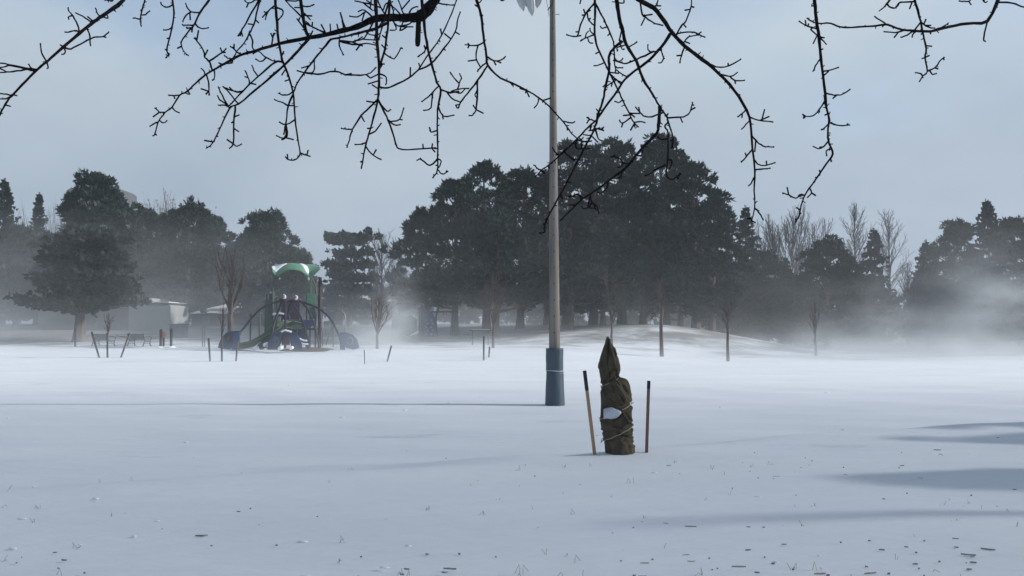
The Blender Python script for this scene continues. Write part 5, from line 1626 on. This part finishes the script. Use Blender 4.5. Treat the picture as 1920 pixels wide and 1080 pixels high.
# ------------------------------------------------------------------ litter, pit shadows and stems on the near snow
def build_litter():
    r = random.Random(77)
    # dead grass stems poking through, mostly bent or crossed
    b = MB()
    def stem(x, y, h, lean, w=.0016, bend=True):
        g = ground(x, y)
        a = r.uniform(0, 6.28)
        p0 = Vector((x, y, g - .02)); p1 = p0 + Vector((math.cos(a) * lean, math.sin(a) * lean * .5, h))
        pts = [p0, p0.lerp(p1, .55) + Vector((r.uniform(-.006, .006), 0, .006)), p1]
        if bend and r.random() < .55:
            pts.append(p1 + Vector((r.uniform(-.05, .05), r.uniform(-.02, .02), -h * r.uniform(.5, .95))))
        b.tube(pts, w, 3, False)
    n = 0
    while n < 105:
        y = 5.6 + 6.5 * r.random() ** 1.9
        x = r.uniform(-.62, .64) * y
        u = x / y
        if r.random() > .30 + .70 * sstep(-.35, .45, u): continue
        for _ in range(r.choice((1, 1, 2, 2, 3))):
            stem(x + r.uniform(-.03, .03), y + r.uniform(-.02, .02), r.uniform(.02, .085), r.uniform(.005, .05))
        n += 1
    o = b.build('grass_stems', M['straw']); tag(o, 'thin dead grass stems poking through the near snow', 'grass', kind='stuff')
    # flat flecks: bark, leaf and twig, many standing in for shaded snow pits
    b = MB()
    n = 0
    while n < 230:
        y = 5.6 + 9.5 * r.random() ** 2.3
        x = r.uniform(-.62, .64) * y
        u = x / y
        dens = (.10 + .90 * sstep(-.30, .50, u)) * (1 if y < 7.2 else .55 if y < 9 else .22)
        if r.random() > dens: continue
        L = r.choice((r.uniform(.008, .025), r.uniform(.015, .05), r.uniform(.03, .11))); wv = r.uniform(.0015, .005)
        a = r.gauss(0, .25) + (3.14 if r.random() < .5 else 0)
        k = 7
        pts = []
        cx, cy = math.cos(a), math.sin(a) * 1.0
        g = ground(x, y)
        top = []
        for i in range(k):
            t = i / (k - 1); w_ = wv * math.sin(math.pi * (.03 + .94 * t)) * r.uniform(.7, 1.2)
            px, py = x + cx * L * (t - .5), y + cy * L * (t - .5) + .004 * math.sin(t * 5 + a)
            top.append([Vector((px - cy * w_, py + cx * w_ * 2.0, ground(px, py) + .003)), Vector((px, py, ground(px, py) + .006 + wv * .5)), Vector((px + cy * w_, py - cx * w_ * 2.0, ground(px, py) + .003))])
        b.slab(top, .006)
        n += 1
    for _ in range(60):   # seeds and small round bits
        y = 5.8 + 7 * r.random() ** 1.6; x = r.uniform(-.6, .6) * y; s = r.uniform(.004, .009)
        g = ground(x, y); rows = []
        for i in range(5):
            t = -1.4 + 2.8 * i / 4
            rows.append([Vector((x + math.cos(t) * math.cos(q) * s * 1.4, y + math.cos(t) * math.sin(q) * s, g + s * .6 + math.sin(t) * s)) for q in [k * 6.2832 / 6 for k in range(6)]])
        b.grid(rows, True)
    o = b.build('litter_and_pit_shade', M['litter']); tag(o, 'scattered flecks of bark and leaf and painted pit shadows on the near snow', 'litter', kind='stuff')
    # crumbs of snow crust thrown up by the wind
    b = MB()
    for _ in range(90):
        y = 5.6 + 26 * r.random() ** 1.7; x = r.uniform(-.62, .62) * y; s = r.uniform(.005, .013) * (1 + y / 22)
        g = ground(x, y); rows = []; L = r.uniform(1.2, 3.4); ph = r.uniform(0, 6)
        for i in range(5):
            t = -1.45 + 2.9 * i / 4
            rows.append([Vector((x + math.cos(t) * math.cos(q) * s * L * (1 + .25 * math.sin(3 * q + ph)), y + math.cos(t) * math.sin(q) * s, g + math.sin(t) * s * .55)) for q in [k * 6.2832 / 8 for k in range(8)]])
        b.grid(rows, True)
    o = b.build('snow_crumbs', M['snow_cap'], None, True); tag(o, 'small crumbs of wind broken snow crust on the field', 'snow', kind='stuff')
build_litter()

# ------------------------------------------------------------------ air: an even haze, and the snow the wind lifts off the field
def volume_box(name, lo, hi, build_nodes, label=None):
    b = MB()
    c = [(a + d) / 2 for a, d in zip(lo, hi)]; s = [(d - a) for a, d in zip(lo, hi)]
    vs = [(x * s[0] / 2, y * s[1] / 2, z * s[2] / 2) for z in (-1, 1) for y in (-1, 1) for x in (-1, 1)]
    b.add(vs, [(0, 2, 3, 1), (4, 5, 7, 6), (0, 1, 5, 4), (2, 6, 7, 3), (0, 4, 6, 2), (1, 3, 7, 5)])
    m = bpy.data.materials.new(name + '_air')
    m.use_nodes = True
    t = m.node_tree
    for n in list(t.nodes): t.nodes.remove(n)
    o = t.nodes.new('ShaderNodeOutputMaterial')
    v = t.nodes.new('ShaderNodeVolumePrincipled')
    v.inputs['Color'].default_value = (.84, .93, 1, 1) if name == 'haze' else (.92, .965, 1, 1)
    v.inputs['Anisotropy'].default_value = .25 if name == 'haze' else 0.0
    t.links.new(v.outputs[0], o.inputs['Volume'])
    build_nodes(t, v)
    ob = b.build(name, m)
    ob.location = c
    tag(ob, label, 'snow' if name != 'haze' else None, kind='stuff')
    return ob, m
HAZE = 0.0006
def hz(t, v): v.inputs['Density'].default_value = HAZE
volume_box('haze', (-440, -60, -3), (440, 440, 62), hz)

def M_(t, op, a, b=None, c=None, clamp=False):
    n = t.nodes.new('ShaderNodeMath'); n.operation = op; n.use_clamp = clamp
    for i, x in enumerate((a, b, c)):
        if x is None: continue
        if isinstance(x, (int, float)): n.inputs[i].default_value = x
        else: t.links.new(x, n.inputs[i])
    return n.outputs[0]
def drift_nodes(t, v):
    geo = t.nodes.new('ShaderNodeNewGeometry')
    sp = t.nodes.new('ShaderNodeSeparateXYZ'); t.links.new(geo.outputs['Position'], sp.inputs[0])
    X, Y, Z = sp.outputs
    def noise(scale, stretch, detail=3, rough=.5):
        mp = t.nodes.new('ShaderNodeMapping'); mp.inputs['Scale'].default_value = stretch
        t.links.new(geo.outputs['Position'], mp.inputs[0])
        n = t.nodes.new('ShaderNodeTexNoise'); n.inputs['Scale'].default_value = scale; n.inputs['Detail'].default_value = detail; n.inputs['Roughness'].default_value = rough
        t.links.new(mp.outputs[0], n.inputs['Vector']); return n.outputs[0]
    def ramp(x, a, b, lo=0.0, hi=1.0):
        n = t.nodes.new('ShaderNodeMapRange'); n.interpolation_type = 'SMOOTHSTEP'
        t.links.new(x, n.inputs[0])
        for i, q in zip((1, 2, 3, 4), (a, b, lo, hi)): n.inputs[i].default_value = q
        return n.outputs[0]
    def gauss(cx, cy, cz, sx, sy, sz, amp):
        e = None
        for ax, c, s in ((X, cx, sx), (Y, cy, sy), (Z, cz, sz)):
            if s is None: continue
            q = M_(t, 'MULTIPLY', M_(t, 'SUBTRACT', ax, c), 1 / s); q = M_(t, 'MULTIPLY', q, q)
            e = q if e is None else M_(t, 'ADD', e, q)
        return M_(t, 'MULTIPLY', M_(t, 'EXPONENT', M_(t, 'MULTIPLY', e, -1)), amp)
    n1 = noise(.24, (.6, .8, 1.1), 5, .62)
    n2 = noise(.8, (.35, .7, 1.6), 4, .62)
    wisp = M_(t, 'MULTIPLY', ramp(n1, .42, .62), M_(t, 'ADD', M_(t, 'MULTIPLY', n2, 1.5), .1))
    # low carpet that streams over the far half of the field
    g1 = M_(t, 'EXPONENT', M_(t, 'MULTIPLY', M_(t, 'MAXIMUM', Z, -.2), -1 / .55))
    carpet = M_(t, 'MULTIPLY', M_(t, 'MULTIPLY', g1, ramp(Y, 30, 50)), M_(t, 'ADD', M_(t, 'MULTIPLY', wisp, .7), .55))
    carpet = M_(t, 'MULTIPLY', carpet, CARPET)
    # deeper veil between the field and the trees, thickest near the ground and to the right
    g2 = M_(t, 'EXPONENT', M_(t, 'MULTIPLY', M_(t, 'MAXIMUM', Z, 0), -1 / 4.2))
    veil = M_(t, 'MULTIPLY', M_(t, 'MULTIPLY', g2, ramp(Y, 48, 62)), M_(t, 'ADD', wisp, .25))
    side = M_(t, 'ADD', M_(t, 'ADD', ramp(X, 12, 34, .55, 1.25), gauss(-12, 60, 0, 12, None, None, .55)), gauss(-42, 80, 0, 20, None, None, 1.3))
    veil = M_(t, 'MULTIPLY', M_(t, 'MULTIPLY', veil, side), VEIL)
    # separate plumes torn up by gusts
    pl = None
    for g in PLUMES:
        q = gauss(*g); pl = q if pl is None else M_(t, 'ADD', pl, q)
    pl = M_(t, 'MULTIPLY', pl, M_(t, 'ADD', M_(t, 'MULTIPLY', wisp, 1.5), .12))
    tot = M_(t, 'ADD', M_(t, 'ADD', carpet, veil), pl)
    t.links.new(tot, v.inputs['Density'])
CARPET, VEIL = .065, .028
PLUMES = [(-9.2, 56, 1.2, 1.9, 3, 1.5, .30), (-7.6, 57, 2.8, 1.2, 3, 1.8, .17), (-4, 55, .5, 4, 3, .7, .10), (22.3, 60, .9, 1.7, 3, 1.3, .42), (26.3, 61, 1.4, 1.3, 3, 2.3, .36), (31, 62, 1.0, 2.4, 4, 1.7, .26), (36.5, 64, 2.6, 2.8, 5, 3.2, .22), (30, 58, .5, 12, 4, .8, .22)]
def sun_dimmer_nodes(t, v):  # added out-of-view volume that weakens the sun over the near field
    geo = t.nodes.new('ShaderNodeNewGeometry')
    sp = t.nodes.new('ShaderNodeSeparateXYZ'); t.links.new(geo.outputs['Position'], sp.inputs[0])
    n = t.nodes.new('ShaderNodeMapRange'); n.interpolation_type = 'SMOOTHSTEP'
    t.links.new(sp.outputs['Y'], n.inputs[0])
    for i, q in zip((1, 2, 3, 4), (7, 38, SUN_DIMMING, 0)): n.inputs[i].default_value = q
    t.links.new(n.outputs[0], v.inputs['Density'])
SUN_DIMMING = .0235
volume_box('sun_dimmer', (27, -40, -.5), (67, 42, 42), sun_dimmer_nodes, 'unseen snow volume added right of the picture, dimming the sun on the near field')
ob, m = volume_box('blowing_snow', (-85, 28, -.35), (85, 112, 11), drift_nodes, 'veil of wind blown snow streaming over the far field and rising in plumes')
m.cycles.volume_sampling = 'MULTIPLE_IMPORTANCE'
